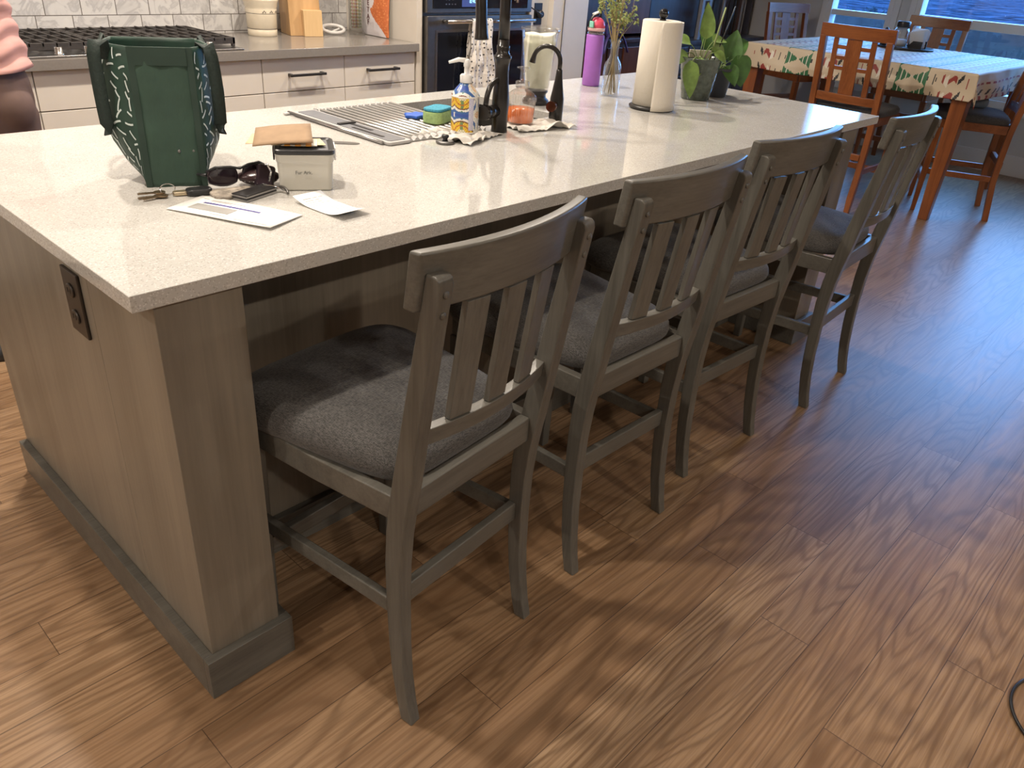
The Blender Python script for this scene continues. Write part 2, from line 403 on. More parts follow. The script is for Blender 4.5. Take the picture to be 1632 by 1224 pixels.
# outside: lawn, fence and bushes in the dusk
M['lawn'] = plain('dusk_lawn', (.022, .030, .050), 1, .9, 1.3, spec=0.0)
M['bush'] = plain('bush_leaves', (.03, .04, .055), 1, .8, 14, spec=0.0)
M['fence'] = plain('dark_fence', (.03, .03, .035), .8, .3, 8)
tag(slab_xy('lawn', 'lawn', XR + .25, 160, -120, 120, -.5, -.35, None), kind='structure')
fr = thing('garden_fence', 'low dark horizontal rail fence outside beyond the dining windows', 'fence', (8.7, 0, -.35))
f = B()
for k in range(8): f.box((0, -8, .06 + k * .158), (.03, 9, .216 + k * .158))
f.done('fence_rails', 'fence', fr)
for k in range(8):
    B().box((.03, -8 + k * 2.3, 0), (.12, -7.91 + k * 2.3, 1.34)).done('fence_post', 'fence', fr)
def bush(loc, r, h, label, seed):
    rnd = random.Random(seed); t = thing('bush', label, 'bush', loc, group='bushes beyond the fence')
    bb = B()
    bb.tube([(0, 0, 0), (.1, 0, h * .5)], [.09, .05], 6); bb.done('bush_stem', 'fence', t)
    lf = B()
    for i in range(900):
        a = rnd.uniform(0, 2 * PI); q = rnd.random() ** .5 * r; z = rnd.uniform(.1, 1) * h * math.sqrt(max(.05, 1 - (q / r) ** 2))
        p = Vector((q * math.cos(a), q * math.sin(a), z)); sz = rnd.uniform(.08, .2)
        n = Vector((rnd.uniform(-1, 1), rnd.uniform(-1, 1), rnd.uniform(-.2, 1))).normalized(); u = n.orthogonal().normalized() * sz; v = n.cross(u).normalized() * sz * .5
        lf.face([lf.bm.verts.new(p + k) for k in (-u, -v, u, v)])
    lf.done('foliage', 'bush', t, clean=False)
BL = ['wide low bush outside beyond the fence at the left of the dining windows', 'tallest round bush outside behind the fence, seen through the windows',
      'small bush outside behind the fence, seen through the wider window', 'wide bush outside behind the fence at the right of the wider window', 'far bush outside in the right corner of the wider window']
for k, (y, r_, h_) in enumerate([(7.6, 1.5, 1.3), (4.3, 1.35, 1.25), (1.2, 1.3, 1.2), (-1.9, 1.4, 1.3), (-5.1, 1.4, 1.2)]):
    bush((13.5 + (k % 2) * .8, y, -.37), r_, h_, BL[k], 20 + k)

# ceiling lamps
proto = thing('recessed_downlight', CANS[0][3], 'ceiling light', (CANS[0][0], CANS[0][1], 2.7), group='recessed ceiling downlights')
B().lathe([(.085, 0), (.085, -.006), (.060, -.004), (.058, -.0005)], 28).done('trim_ring', 'white', proto)
B().lathe([(.056, -.001), (.056, -.003)], 28).done('lamp_lens', 'lens', proto)
for i, (x, y, w, lab) in enumerate(CANS):
    o = proto if i == 0 else copy_tree(proto)
    o.location = (x, y, 2.7); o['label'] = lab
    la = bpy.data.lights.new('can_lamp', 'AREA'); la.shape = 'DISK'; la.size = .10; la.energy = w; la.color = WARM; la.spread = R(160)
    lo = bpy.data.objects.new('can_lamp', la); COL.objects.link(lo); lo.parent = o; lo.location = (0, 0, -.008)

# ================================================================== island
HT = .915
isl = thing('kitchen_island', 'long grey-brown stained wood kitchen island body with end panels', 'kitchen island', (0, 0, 0))
B().box((.04, .02, .0), (.194, .30, .886)).done('front_post', 'panel_x', isl, .0015)
B().box((.04, .3005, .0), (.060, 1.075, .886)).done('end_panel', 'panel_y', isl, .001)
B().box((2.655, .02, .0), (2.785, .30, .886)).done('front_post', 'panel_x', isl, .0015)
B().box((2.765, .3005, .0), (2.785, 1.075, .886)).done('end_panel', 'panel_y', isl, .001)
B().box((.061, .325, .0), (2.764, .345, .886)).done('back_panel', 'panel_x', isl)
B().box((.061, 1.055, .10), (2.764, 1.07, .886)).done('cabinet_front', 'panel_x', isl)
B().box((.061, .346, .08), (2.764, 1.054, .10)).done('cabinet_floor', 'grey_x', isl)
# mitred base trim around the left end wall
def skirting(x0, x1, y0, y1, name='base_trim'):
    q = .0205; hh = .103; s = B()
    s.box((x0 - q, y0 - q, 0), (x1 + q, y0, hh)); s.box((x0 - q, y0, 0), (x0, y1, hh)); s.box((x1, y0, 0), (x1 + q, .325 - q, hh))
    return s.done(name, 'grey_x', isl, .0015)
skirting(.04, .194, .02, 1.075)
s = B(); q = .0205
s.box((2.655 - q, .02 - q, 0), (2.785 + q, .02, .103)).box((2.785, .02, 0), (2.785 + q, 1.075, .103)).box((2.655 - q, .02, 0), (2.655, .325 - q, .103))
s.done('base_trim', 'grey_x', isl, .0015)
B().box((.194, .325 - q, 0), (2.655, .325, .103)).done('base_trim', 'grey_x', isl, .0015)
# outlet on the end panel
op = B(); op.box((.0335, .335, .700), (.0398, .412, .832)); ou = op.done('outlet_plate', 'outlet', isl, .002)
for zc in (.738, .792):
    rec = B(); rec.lathe([(.0165, 0), (.0165, .003), (.014, .004)], 24)
    for v in rec.bm.verts: v.co = Vector((.0335 - v.co.z, .3735 + v.co.y * 1.0, zc + v.co.x * .85))
    ro = rec.done('receptacle', 'outlet', ou)
    sl = B()
    for dy in (-.006, .006): sl.box((.0288, .3735 + dy - .001, zc - .004), (.0297, .3735 + dy + .001, zc + .005))
    sl.done('slots', 'blackplastic', ou)

# ---- countertop with sink cut-out
SX0, SX1, SY0, SY1 = 1.00, 1.72, .625, 1.03
def rrect(x0, x1, y0, y1, r, n=5):
    out = []
    for cx, cy, a0 in ((x1 - r, y1 - r, 0), (x0 + r, y1 - r, 90), (x0 + r, y0 + r, 180), (x1 - r, y0 + r, 270)):
        for k in range(n + 1):
            a = R(a0 + 90 * k / n); out.append((cx + r * math.cos(a), cy + r * math.sin(a)))
    return out
LX, LY, TH = 2.918, 1.150, .029
def counter_with_hole(x0, x1, y0, y1, z0, z1, hole):
    s = B(); n = len(hole)
    outer = []
    for hx, hy in hole:      # match each hole vertex with a point on the outer rectangle
        cx, cy = (SX0 + SX1) / 2, (SY0 + SY1) / 2
        dx, dy = hx - cx, hy - cy
        t = min(((x1 - cx) / dx if dx > 0 else (x0 - cx) / dx) if abs(dx) > 1e-6 else 1e9, ((y1 - cy) / dy if dy > 0 else (y0 - cy) / dy) if abs(dy) > 1e-6 else 1e9)
        outer.append((cx + dx * t, cy + dy * t))
    # snap nearest to corners
    for c in ((x0, y0), (x1, y0), (x1, y1), (x0, y1)):
        i = min(range(n), key=lambda k: (outer[k][0] - c[0]) ** 2 + (outer[k][1] - c[1]) ** 2); outer[i] = c
    rings = [[(p[0], p[1], z1) for p in hole], [(p[0], p[1], z1) for p in outer], [(p[0], p[1], z0) for p in outer], [(p[0], p[1], z0) for p in hole], [(p[0], p[1], z1) for p in hole]]
    RR = s.loft(rings, cap=False); bmesh.ops.remove_doubles(s.bm, verts=s.bm.verts, dist=1e-5)
    return s
ct = counter_with_hole(0, LX, 0, LY, HT - TH, HT, rrect(SX0, SX1, SY0, SY1, .02)).done('island_countertop', 'quartz', None, .0018)
tag(ct, 'long white speckled quartz countertop on the island', 'countertop')
# ---- sink
sk = B(); 
hole = rrect(SX0 - .004, SX1 + .004, SY0 - .004, SY1 + .004, .02); low = rrect(SX0 + .004, SX1 - .004, SY0 + .004, SY1 - .004, .03)
flg = rrect(SX0 - .02, SX1 + .02, SY0 - .02, SY1 + .02, .03)
zt = HT - TH - .001
sk.loft([[(x, y, zt) for x, y in flg], [(x, y, zt) for x, y in hole], [(x, y, zt - .2) for x, y in low], [(x, y, zt - .203) for x, y in low], [(x, y, zt - .002) for x, y in flg]], cap=False)
f = sk.bm.faces.new([sk.bm.verts.new((x, y, zt - .2)) for x, y in low])
sko = tag(sk.done('kitchen_sink', plain('sink_steel', (.20, .19, .175), .35, .1, 30, metal=.9), None), 'rectangular undermount steel sink set into the island', 'sink')
B().lathe([(.045, 0), (.045, .003), (.03, .002), (.012, .004)], 24, ((SX0 + SX1) / 2, .83, zt - .1999)).done('drain', 'steel_dark', sko)

# ================================================================== counter stools
BACK = [(0, 0), (.05, .011), (.1, .020), (.25, .032), (.4, .030), (.5, .022), (.58, .008), (.75, -.016), (.9, -.039), (.99, -.053), (1.05, -.061)]
DEP = [(0, .031), (.3, .036), (.5, .043), (.6, .043), (.75, .038), (.99, .030)]
def bow(x, w=.21, d=.032): return -d * (1 - (x / w) ** 2)
def make_stool(label):
    t = thing('counter_stool', label, 'stool', group='counter stools along the island')
    LW = .032
    for s_ in (-1, 1):
        xo = s_ * .206; xi = s_ * (.206 - LW)
        zs = [0, .05, .12, .2, .3, .4, .48, .54, .6, .68, .78, .88, .95, .984]; rings = []
        for z in zs:
            y0 = interp(BACK, z); y1 = y0 + interp(DEP, z)
            nar = .006 * max(0, (.3 - z) / .3)
            xo2 = xo - s_ * 0; xi2 = xi + s_ * nar
            rings.append([(xi2, y0, z), (xo2, y0, z), (xo2, y1, z), (xi2, y1, z)])
        for z, c in ((.994, .004), (.999, .012)):
            y0 = interp(BACK, z) + c; y1 = interp(BACK, z) + interp(DEP, z)
            rings.append([(xi, y0, z), (xo, y0, z), (xo, y1, z), (xi, y1, z)])
        k = B(); k.loft(rings); lg = k.done('rear_leg', 'grey_z', t, .003)
        for z in (.970, .935):
            sc = B(); yb = interp(BACK, z); xx = s_ * (.206 - LW / 2); rr = []
            for r_, d_ in ((.0062, 0), (.0062, .0018), (.0045, .0034), (.0005, .004)):
                rr.append([(xx + r_ * math.cos(a * PI / 6), yb - d_ + .0004, z + r_ * math.sin(a * PI / 6)) for a in range(12)])
            sc.loft(rr, True, True); sc.done('screw_cap', 'grey_z', lg)
        k = B(); fx = s_ * .19
        rings = [[(fx - w, .475 - w, z), (fx + w, .475 - w, z), (fx + w, .475 + w, z), (fx - w, .475 + w, z)] for z, w in ((0, .0145), (.3, .0175), (.505, .020))]
        k.loft(rings); k.done('front_leg', 'grey_z', t, .003)
        # side rails
        k = B(); k.loft([[(s_ * x - .011, y, .507), (s_ * x + .011, y, .507), (s_ * x + .011, y, .560), (s_ * x - .011, y, .560)] for x, y in ((.190, .046), (.204, .25), (.209, .458))])
        k.done('seat_rail', 'grey_x', t, .003)
        k = B(); k.loft([[(s_ * .192 - .009, y, z), (s_ * .192 + .009, y, z), (s_ * .192 + .009, y, z + .036), (s_ * .192 - .009, y, z + .036)] for y, z in ((.052, .275), (.462, .262))])
        k.done('side_stretcher', 'grey_x', t, .003)
    # rear and front seat rails
    B().box((-.1735, .030, .506), (.1735, .055, .564)).done('seat_rail', 'grey_x', t, .004)
    k = B(); k.loft([[(x, .470 + bow(x) * -.35, .507), (x, .492 + bow(x) * -.35, .507), (x, .492 + bow(x) * -.35, .560), (x, .470 + bow(x) * -.35, .560)] for x in [-.205 + .041 * i for i in range(11)]])
    k.done('seat_rail', 'grey_x', t, .003)
    B().box((-.1755, .048, .285), (.1755, .068, .332)).done('rear_stretcher', 'grey_x', t, .004)
    B().box((-.175, .464, .175), (.175, .486, .215)).done('front_stretcher', 'grey_x', t, .003)
    # cushion
    k = B(); rings = []
    def outline(inset, z):
        pts = []; n = 64
        for i in range(n):
            a = 2 * PI * i / n; c, s2 = math.cos(a), math.sin(a); e = .30
            u = math.copysign(abs(c) ** e, c); v = math.copysign(abs(s2) ** e, s2)
            y = .283 + v * (.232 - inset); f_ = (y - .05) / .46
            hw = lerp(.180, .236, min(1, max(0, f_ * 1.25))) - inset
            if y < .10: hw = min(hw, lerp(.172, .205, max(0, (y - .045) / .055)) - inset)
            pts.append((u * hw, y + (.012 * (1 - u * u) if v > 0 else 0), z))
        return pts
    for ins, z in ((.006, .5605), (.001, .568), (-.002, .580), (.001, .596), (.008, .610), (.022, .6205), (.05, .627), (.09, .631), (.14, .633)): rings.append(outline(ins, z))
    k.loft(rings, True, True); k.done('seat_cushion', 'seatfab', t)
    # top rail: curved board carried on the front of the posts
    k = B(); rings = []
    nx = 17; hw = .2165
    for i in range(nx):
        x = -hw + 2 * hw * i / (nx - 1); bw = bow(x, hw, .036) + .012
        ring = []
        for z, dy in ((.935, 0), (1.031, 0), (1.031, .024), (.935, .024)):
            y = interp(BACK, z) + .022 + bw + dy; ring.append((x, y, z))
        rings.append(ring)
    k.loft(rings); k.done('top_rail', 'grey_x', t, .005, 3)
    k = B(); rings = []
    for i in range(13):
        x = -.1755 + .351 * i / 12; bw = bow(x, .1755, .024)
        rings.append([(x, interp(BACK, z) + .018 + bw + dy, z) for z, dy in ((.668, 0), (.702, 0), (.702, .022), (.668, .022))])
    k.loft(rings); k.done('lower_rail', 'grey_x', t, .002)
    for x in (-.092, 0, .092):
        k = B(); rings = []
        for j in range(9):
            z = .703 + (.931 - .703) * j / 8; ring = []
            for dx, dy in ((-.024, 0), (.024, 0), (.024, .013), (-.024, .013)):
                xx = x + dx; yy = interp(BACK, z) + lerp(.022, .026, j / 8) + lerp(bow(xx, .1755, .024), bow(xx, hw, .036) + .012, j / 8) + dy
                ring.append((xx, yy, z))
            rings.append(ring)
        k.loft(rings); k.done('slat', 'grey_z', t, .0015)
    return t
ST = [((.4795, -.310), 6.2, 'grey wooden counter stool nearest the camera, by the island\'s near post'),
      ((1.0675, -.2765), -1.0, 'grey wooden counter stool, second from the island\'s near post'),
      ((1.6585, -.239), -3.0, 'grey wooden counter stool, third from the island\'s near post'),
      ((2.378, -.280), 3.1, 'grey wooden counter stool at the far end of the island, nearest the dining table')]
st0 = make_stool(ST[0][2])
for i, (p, a, lab) in enumerate(ST):
    o = st0 if i == 0 else copy_tree(st0)
    o.location = (p[0], p[1], 0); o.rotation_euler = (0, 0, R(a)); o['label'] = lab

# ================================================================== kitchen run along the back wall
slab = B().box((-1.6, 2.305, HT - .04), (2.528, 2.949, HT)).done('back_countertop', 'greyquartz', None, .002)
tag(slab, 'grey quartz countertop along the tiled back wall', 'countertop')
def base_cabinet(x0, x1, label, splits=(.875, .722, .42, .11), handles=True):
    t = thing('base_cabinet', label, 'cabinet', (x0, 2.33, 0), group='white drawer cabinets under the grey countertop')
    w = x1 - x0
    B().box((.0, .022, .10), (w, .60, .873)).box((.02, .08, 0), (w - .02, .58, .10)).done('cabinet_body', 'cab_in', t)
    for zt_, zb in zip(splits, splits[1:]):
        d = B().box((.002, 0, zb + .003), (w - .002, .0215, zt_ - .001)).done('drawer', 'cab', t, .0015)
        if handles:
            hw = .10 if w < .6 else .16; zc = zt_ - .076; h = B()
            h.box((w / 2 - hw, -.036, zc - .006), (w / 2 + hw, -.024, zc + .006))
            for sx in (-1, 1): h.box((w / 2 + sx * (hw - .012) - .007, -.0245, zc - .007), (w / 2 + sx * (hw - .012) + .007, -.0005, zc + .007))
            h.done('handle', 'black', d, .002)
base_cabinet(.640, 1.605, 'wide white drawer cabinet under the cooktop')
base_cabinet(1.605, 2.062, 'white drawer cabinet just right of the cooktop cabinet')
base_cabinet(2.062, 2.518, 'white drawer cabinet against the tall oven tower')
base_cabinet(-.32, .640, 'white drawer cabinet left of the cooktop behind the person')
base_cabinet(-1.58, -.32, 'white drawer cabinet at the far left end of the back counter')

# ---- cooktop
ck = thing('gas_cooktop', 'stainless gas cooktop with black cast iron grates', 'cooktop', (1.065, 2.585, HT))
B().box((-.455, -.268, 0), (.455, .262, .010)).done('cooktop_pan', 'steel', ck, .003)
for gi, gx in enumerate((-.300, 0, .300)):
    g = B(); w = .148; y0, y1 = (-.150 if True else 0), .250
    if gi != 1: y0 = -.205
    z0, z1 = .034, .048
    for a, c in (((gx - w, y0), (gx + w, y0 + .012)), ((gx - w, y1 - .012), (gx + w, y1)), ((gx - w, y0), (gx - w + .012, y1)), ((gx + w - .012, y0), (gx + w, y1))):
        g.box((a[0], a[1], z0 - .012), (c[0], c[1], z1))
    for k in range(1, 6):
        xx = gx - w + 2 * w * k / 6; g.box((xx - .004, y0, z0), (xx + .004, y1, z1 + .003))
    for k in range(1, 4):
        yy = lerp(y0, y1, k / 4); g.box((gx - w, yy - .005, z0), (gx + w, yy + .005, z1))
    for sx in (-1, 1):
        for yy in (y0 + .008, y1 - .008): g.box((gx + sx * (w - .008) - .007, yy - .007, .0105), (gx + sx * (w - .008) + .007, yy + .007, z0))
    g.done('grate', 'iron', ck, .0015)
for x, y in ((-.300, -.08), (-.300, .14), (0, .06), (.300, -.08), (.300, .14)):
    B().lathe([(.048, .0105), (.048, .018), (.034, .020), (.034, .027), (.008, .029)], 24, (x, y, 0)).done('burner', 'iron', ck)
for x in (-.31, -.20, 0.0, .20, .31):
    B().lathe([(.020, .0105), (.020, .014), (.0155, .016), (.0145, .036), (.012, .038)], 20, (x, -.237, 0)).done('knob', 'chrome', ck)

# ---- oven tower
tw = thing('oven_tower', 'tall white cabinet tower holding the wall ovens', 'cabinet', (2.53, 2.33, 0))
s = B(); s.box((0, 0, 0), (.038, .619, 2.4)); s.box((.872, 0, 0), (.91, .619, 2.4)); s.box((.0385, .05, 0), (.8715, .619, .30)); s.box((.0385, 0, 1.62), (.8715, .619, 2.4)); s.box((.0385, .60, .30), (.8715, .619, 1.62))
s.done('tower_body', 'cab', tw, .001)
B().box((.040, .0, .10), (.870, .045, .298)).done('drawer', 'cab', tw, .0015)
ov = thing('wall_oven', 'stainless double wall oven with dark glass doors', 'oven', (2.575, 2.33, 0))
B().box((.0, .012, .305), (.820, .56, 1.610)).done('oven_body', 'steel_dark', ov)
d = B().box((.004, -.030, .32), (.816, .0115, 1.047)).done('lower_door', 'steel_dark', ov, .004)
B().box((.075, -.033, .42), (.745, -.0305, .965)).done('door_glass', 'ovenglass', d, .002)
fr_ = B()
for a, c in (((.062, .407), (.758, .4195)), ((.062, .9655), (.758, .978)), ((.062, .4195), (.0745, .9655)), ((.7455, .4195), (.758, .9655))): fr_.box((a[0], -.0325, a[1]), (c[0], -.0305, c[1]))
fr_.done('window_rim', 'steel', d)
h = B(); h.tube([(.10, -.075, 1.022), (.795, -.075, 1.022)], .0105, 14)
for x in (.115, .780): h.tube([(x, -.075, 1.022), (x, -.0305, 1.022)], .009, 12)
h.done('door_handle', 'chrome', d)
u = B().box((.004, -.024, 1.060), (.816, .0115, 1.605)).done('control_panel', 'steel_dark', ov, .004)
B().box((.045, -.027, 1.082), (.775, -.0245, 1.30)).done('display_glass', 'ovenglass', u, .002)
dp = B().box((.250, -.0283, 1.090), (.400, -.0272, 1.19)).done('display', 'display', u)
text_obj('display_digits', '8:40', .030, 'digit', u, (.330, -.0288, 1.118), (PI / 2, 0, 0), .0002)
kp = B()
for r_ in range(5):
    for c_ in range(3 if r_ % 2 else 4): kp.box((.13 + c_ * .022, -.0277, 1.10 + r_ * .022), (.141 + c_ * .022, -.0272, 1.106 + r_ * .022))
kp.done('keypad', 'steel', u)
h = B(); h.tube([(.64, -.070, 1.115), (.64, -.070, 1.50)], .009, 12)
for z in (1.13, 1.48): h.tube([(.64, -.070, z), (.64, -.0245, z)], .008, 10)
h.done('door_handle', 'chrome', u)
# filler wall right of the ovens and tall white panel
slab_xy('wall_filler', 'wall', 3.4405, 3.6, 2.36, 2.949, 0, 2.7)
o = tag(slab_xy('tall_panel_cabinet', 'cab', 3.602, 3.94, 2.32, 3.19, 0, 2.45, None, bevel=.002), 'plain tall white cabinet at the right end of the oven wall', 'cabinet')
B().box((.333 * 0 + 3.700, 2.3135, .01), (3.703, 2.3195, 2.44)).done('door_seam', 'cab_in', o)
wo = thing('wall_outlet', 'black plug and cord in the filler wall right of the ovens', 'outlet', (3.505, 2.36, 1.045))
B().box((-.035, -.007, -.06), (.035, -.0005, .06)).done('outlet_plate', 'blackplastic', wo, .002)
p = B(); p.lathe([(.022, 0), (.024, .02), (.016, .034)], 16)
for v in p.bm.verts: v.co = Vector((v.co.x, -.0075 - v.co.z, v.co.y))
p.done('plug', 'blackplastic', wo)
B().tube(bez((0, -.04, 0), (-.04, -.07, .0), (-.09, -.055, .03), (-.15, -.045, .055), 12), .004, 8).done('power_cord', 'blackplastic', wo)

# ---- towel on the oven handle
def hang_cloth(name, w, back, front, y_bar, rad, cols, pat, label, loc, seed=1, nx=44, ny=70, fold=.012, mat=None, squeeze=.0):
    s = B(); lay = s.bm.loops.layers.color.new('paint'); rnd = random.Random(seed)
    tot = back + PI * rad + front; grid = []
    for j in range(ny + 1):
        l = tot * j / ny; row = []
        for i in range(nx + 1):
            u = i / nx
            if l < back: y, z = rad, -(back - l); amp = (back - l)
            elif l < back + PI * rad: a = (l - back) / rad; y, z = rad * math.cos(a), rad * math.sin(a); amp = 0
            else: y, z = -rad, -(l - back - PI * rad); amp = l - back - PI * rad
            k = min(1, amp / .12); sd = -1 if l > back + PI * rad / 2 else 1
            fo = fold * k * (math.sin(u * 13 + z * 3 + seed) * .6 + math.sin(u * 29 + z * 9) * .25 + noise.noise(Vector((u * 4, z * 12, seed))) * .8)
            x = (u - .5) * w * (1 - squeeze * (1 - min(1, amp / .3))) + .10 * w * noise.noise(Vector((z * 5, u, 3))) * k
            row.append(s.bm.verts.new((x, y + sd * (abs(fo)), z)))
        grid.append(row)
    for j in range(ny):
        for i in range(nx):
            f = s.face([grid[j][i], grid[j][i + 1], grid[j + 1][i + 1], grid[j + 1][i]], True)
    o = s.done(name, mat, None, solid=.0022, loc=loc); return tag(o, label, 'towel')
def dotmat():
    m, t, b = nt('dotted_cotton'); sset(b, rough=.9)
    co = N(t, 'ShaderNodeTexCoord'); sp = N(t, 'ShaderNodeSeparateXYZ'); L(t, co.outputs['Object'], sp.inputs[0])
    cb = N(t, 'ShaderNodeCombineXYZ'); L(t, sp.outputs[0], cb.inputs[0]); L(t, sp.outputs[2], cb.inputs[1])
    v = N(t, 'ShaderNodeTexVoronoi', voronoi_dimensions='2D'); v.inputs['Scale'].default_value = 34; v.inputs['Randomness'].default_value = .5
    L(t, cb.outputs[0], v.inputs['Vector'])
    f = math_n(t, 'LESS_THAN', v.outputs['Distance'], .16)
    L(t, mixc(t, f, (.70, .66, .61), (.05, .05, .05)), b.inputs['Base Color']); bump(t, b, noise_n(t, texco(t), 40, 4), .5, .01)
    return m
M['dots'] = dotmat()
hang_cloth('dish_towel', .205, .26, .365, 0, .0135, None, None, 'white cotton towel with small black dots hanging on the oven handle', (2.575 + .355, 2.255, 1.022), 3, mat='dots', squeeze=.25, fold=.014)

# ---- things on the back counter
cr = thing('utensil_crock', 'cream stoneware crock on the back counter beside the cooktop', 'crock', (1.900, 2.80, HT))
B().lathe([(.070, 0), (.073, .004), (.073, .03), (.0705, .033), (.073, .036), (.075, .10), (.078, .125), (.076, .130), (.081, .138), (.081, .150), (.088, .165), (.088, .172), (.080, .172), (.072, .15), (.068, .01), (.001, .008)], 40, cap=False).done('crock_body', plain('cream_glaze', (.72, .64, .50), .25, .04), cr)
band = B()
for z in (.0335, .1045): band.lathe([(.0742 + (.0015 if z > .05 else 0), z), (.0748 + (.0015 if z > .05 else 0), z + .0012), (.0742 + (.0015 if z > .05 else 0), z + .0024)], 40, cap=False)
for k in range(6):
    a = -1.9 + k * .5
    for dd in (-.08, 0, .08): band.sphere((.0772 * math.cos(a + dd), .0772 * math.sin(a + dd), .116 + .003 * math.cos(dd * 30)), .0034, (1, 1, .6), 8, 5)
band.done('painted_bands', plain('crock_paint', (.10, .09, .08), .4), cr)
ut = B()
for k in range(6):
    a = k * 1.05; ut.tube([(.02 * math.cos(a), .02 * math.sin(a), .02), (.05 * math.cos(a), .05 * math.sin(a), .30)], [.006, .009], 8)
    ut.sphere((.052 * math.cos(a), .052 * math.sin(a), .315), .026, (1, .35, 1.3), 10, 8)
tag(ut.done('cooking_utensils', plain('dark_utensil', (.06, .065, .04), .5), None, loc=(1.900, 2.80, HT)), 'dark cooking utensils standing in the cream crock', 'utensils')

kb = thing('knife_block', 'large bamboo knife block on the back counter', 'knife block', (2.125, 2.79, HT), R(-14))
k = B(); k.loft([[(-.085, -.075, 0), (.085, -.075, 0), (.085, .085, 0), (-.085, .085, 0)], [(-.082, -.04, .30), (.082, -.04, .30), (.082, .10, .27), (-.082, .10, .27)]])
k.done('block_body', 'bamboo', kb, .003)
k = B(); k.loft([[(-.020, -.105, 0), (.080, -.105, 0), (.080, -.0755, 0), (-.020, -.0755, 0)], [(-.020, -.098, .125), (.080, -.098, .125), (.080, -.062, .125), (-.020, -.062, .125)]])
k.done('front_pocket', 'bamboo_light', kb, .002)
for i, (x, y) in enumerate([(-.06, .0), (-.02, .0), (.02, .0), (.06, .0), (-.04, .045), (.0, .045), (.04, .045)]):
    kn = B(); kn.box((-.008, -.012, 0), (.008, .012, .10)); kn.done('knife_handle', 'blackplastic', kb, .004, loc=(x, y, .29), rot=(R(-12), 0, 0))

cp = thing('charging_cable', 'coiled white cable loop beside the knife block', 'cable', (2.285, 2.76, HT))
loopp = [(.066 * math.cos(a) + .02, .034 * math.sin(a), .026 + .016 * math.sin(a)) for a in [2 * PI * k / 28 for k in range(29)]]
B().tube(loopp, .0090, 10).done('cable_loop', 'white', cp)
B().tube([(.06, .002, .026), (.02, .012, .01), (-.04, .018, .008), (-.075, .02, .012)], .006, 8).box((-.11, .008, .002), (-.07, .034, .024)).done('cable_plug', 'white', cp)

# glass vase with paper straws
gv = thing('straw_vase', 'tall clear glass cylinder vase on the back counter', 'vase', (2.428, 2.715, HT))
B().lathe([(.040, 0), (.044, .003), (.044, .26), (.0415, .26), (.040, .020), (.001, .018)], 32, cap=False).done('vase_glass', 'glass', gv)
def stripes(name, a, c, sc):
    m, t, b = nt(name); sset(b, rough=.6); co = texco(t, (1, 1, 1))
    w = N(t, 'ShaderNodeTexWave', wave_type='BANDS', bands_direction='DIAGONAL'); w.inputs['Scale'].default_value = sc; L(t, co, w.inputs[0])
    L(t, ramp(t, w.outputs[1], [(.45, a), (.55, c)]), b.inputs['Base Color']); return m
SM = [stripes('straw_green', (.35, .50, .25), (.80, .80, .70), 38), stripes('straw_pink', (.70, .35, .36), (.82, .78, .72), 38), stripes('straw_gold', (.62, .45, .2), (.82, .78, .68), 38)]
rnd = random.Random(4)
SL = ['green striped', 'pink striped', 'gold striped']
for i in range(14):
    a = 2 * PI * i / 14 * 1.0; rr = .026 if i < 9 else .011; a = a if i < 9 else a * 2.2
    x, y = rr * math.cos(a), rr * math.sin(a)
    st = B(); st.tube([(0, 0, .035), (x * .15, y * .15, .245)], .0042, 8)
    k = i % 3
    tag(st.done('paper_straw', SM[k], None, loc=(2.428 + x, 2.715 + y, HT)), SL[k] + ' paper straw standing in the clear glass vase', 'straw', SL[k] + ' paper straws in the glass vase')

# white and orange snack bag leaning on the tower side
def bagmat():
    m, t, b = nt('snack_bag_print'); sset(b, rough=.35)
    a = N(t, 'ShaderNodeAttribute', attribute_name='paint'); L(t, a.outputs['Color'], b.inputs['Base Color'])
    bump(t, b, noise_n(t, texco(t), 30, 3), .5, .006); return m
cb_ = thing('snack_bag', 'white and orange printed snack bag leaning against the oven tower', 'bag', (2.488, 2.63, HT))
s = B(); nx, nz = 50, 64; g2 = {}
def chip_pt(u, v, side):
    y = lerp(.118, -.118, u) * (1 - .04 * math.sin(v * PI)); z = .003 + v * .34; th = .022 * math.sin(PI * min(1, max(0, u))) ** .5 * math.sin(PI * min(1, v * .96 + .04)) ** .5
    x = .018 * v + (-th if side == 0 else th * .6) + .002 * noise.noise(Vector((u * 6, v * 8, side)))
    return (x, y, z)
clay = s.bm.loops.layers.float_color.new('paint')
for side in (0, 1):
    vs = [[s.bm.verts.new(chip_pt(i / nx, j / nz, side)) for i in range(nx + 1)] for j in range(nz + 1)]
    for j in range(nz):
        for i in range(nx):
            f = s.face([vs[j][i], vs[j][i + 1], vs[j + 1][i + 1], vs[j + 1][i]], True); u = (i + .5) / nx; v = (j + .5) / nz
            edge = lerp(.93, .50, min(1, v / .36)) - .10 * max(0, math.sin((v - .1) * 7)) if v < .4 else .46 + .10 * math.sin((v - .4) * 9)
            c = (.60, .17, .06) if u > edge else (.72, .68, .70)
            if u > edge and noise.noise(Vector((u * 25, v * 40, 2))) > .25: c = (.72, .26, .10)
            if side == 1: c = (.6, .58, .56)
            for l in f.loops: l[clay] = c + (1,)
bmesh.ops.remove_doubles(s.bm, verts=s.bm.verts, dist=.0002)
s.done('bag_body', bagmat(), cb_)
M['bagink'] = plain('maroon_ink', (.10, .03, .03), .5)
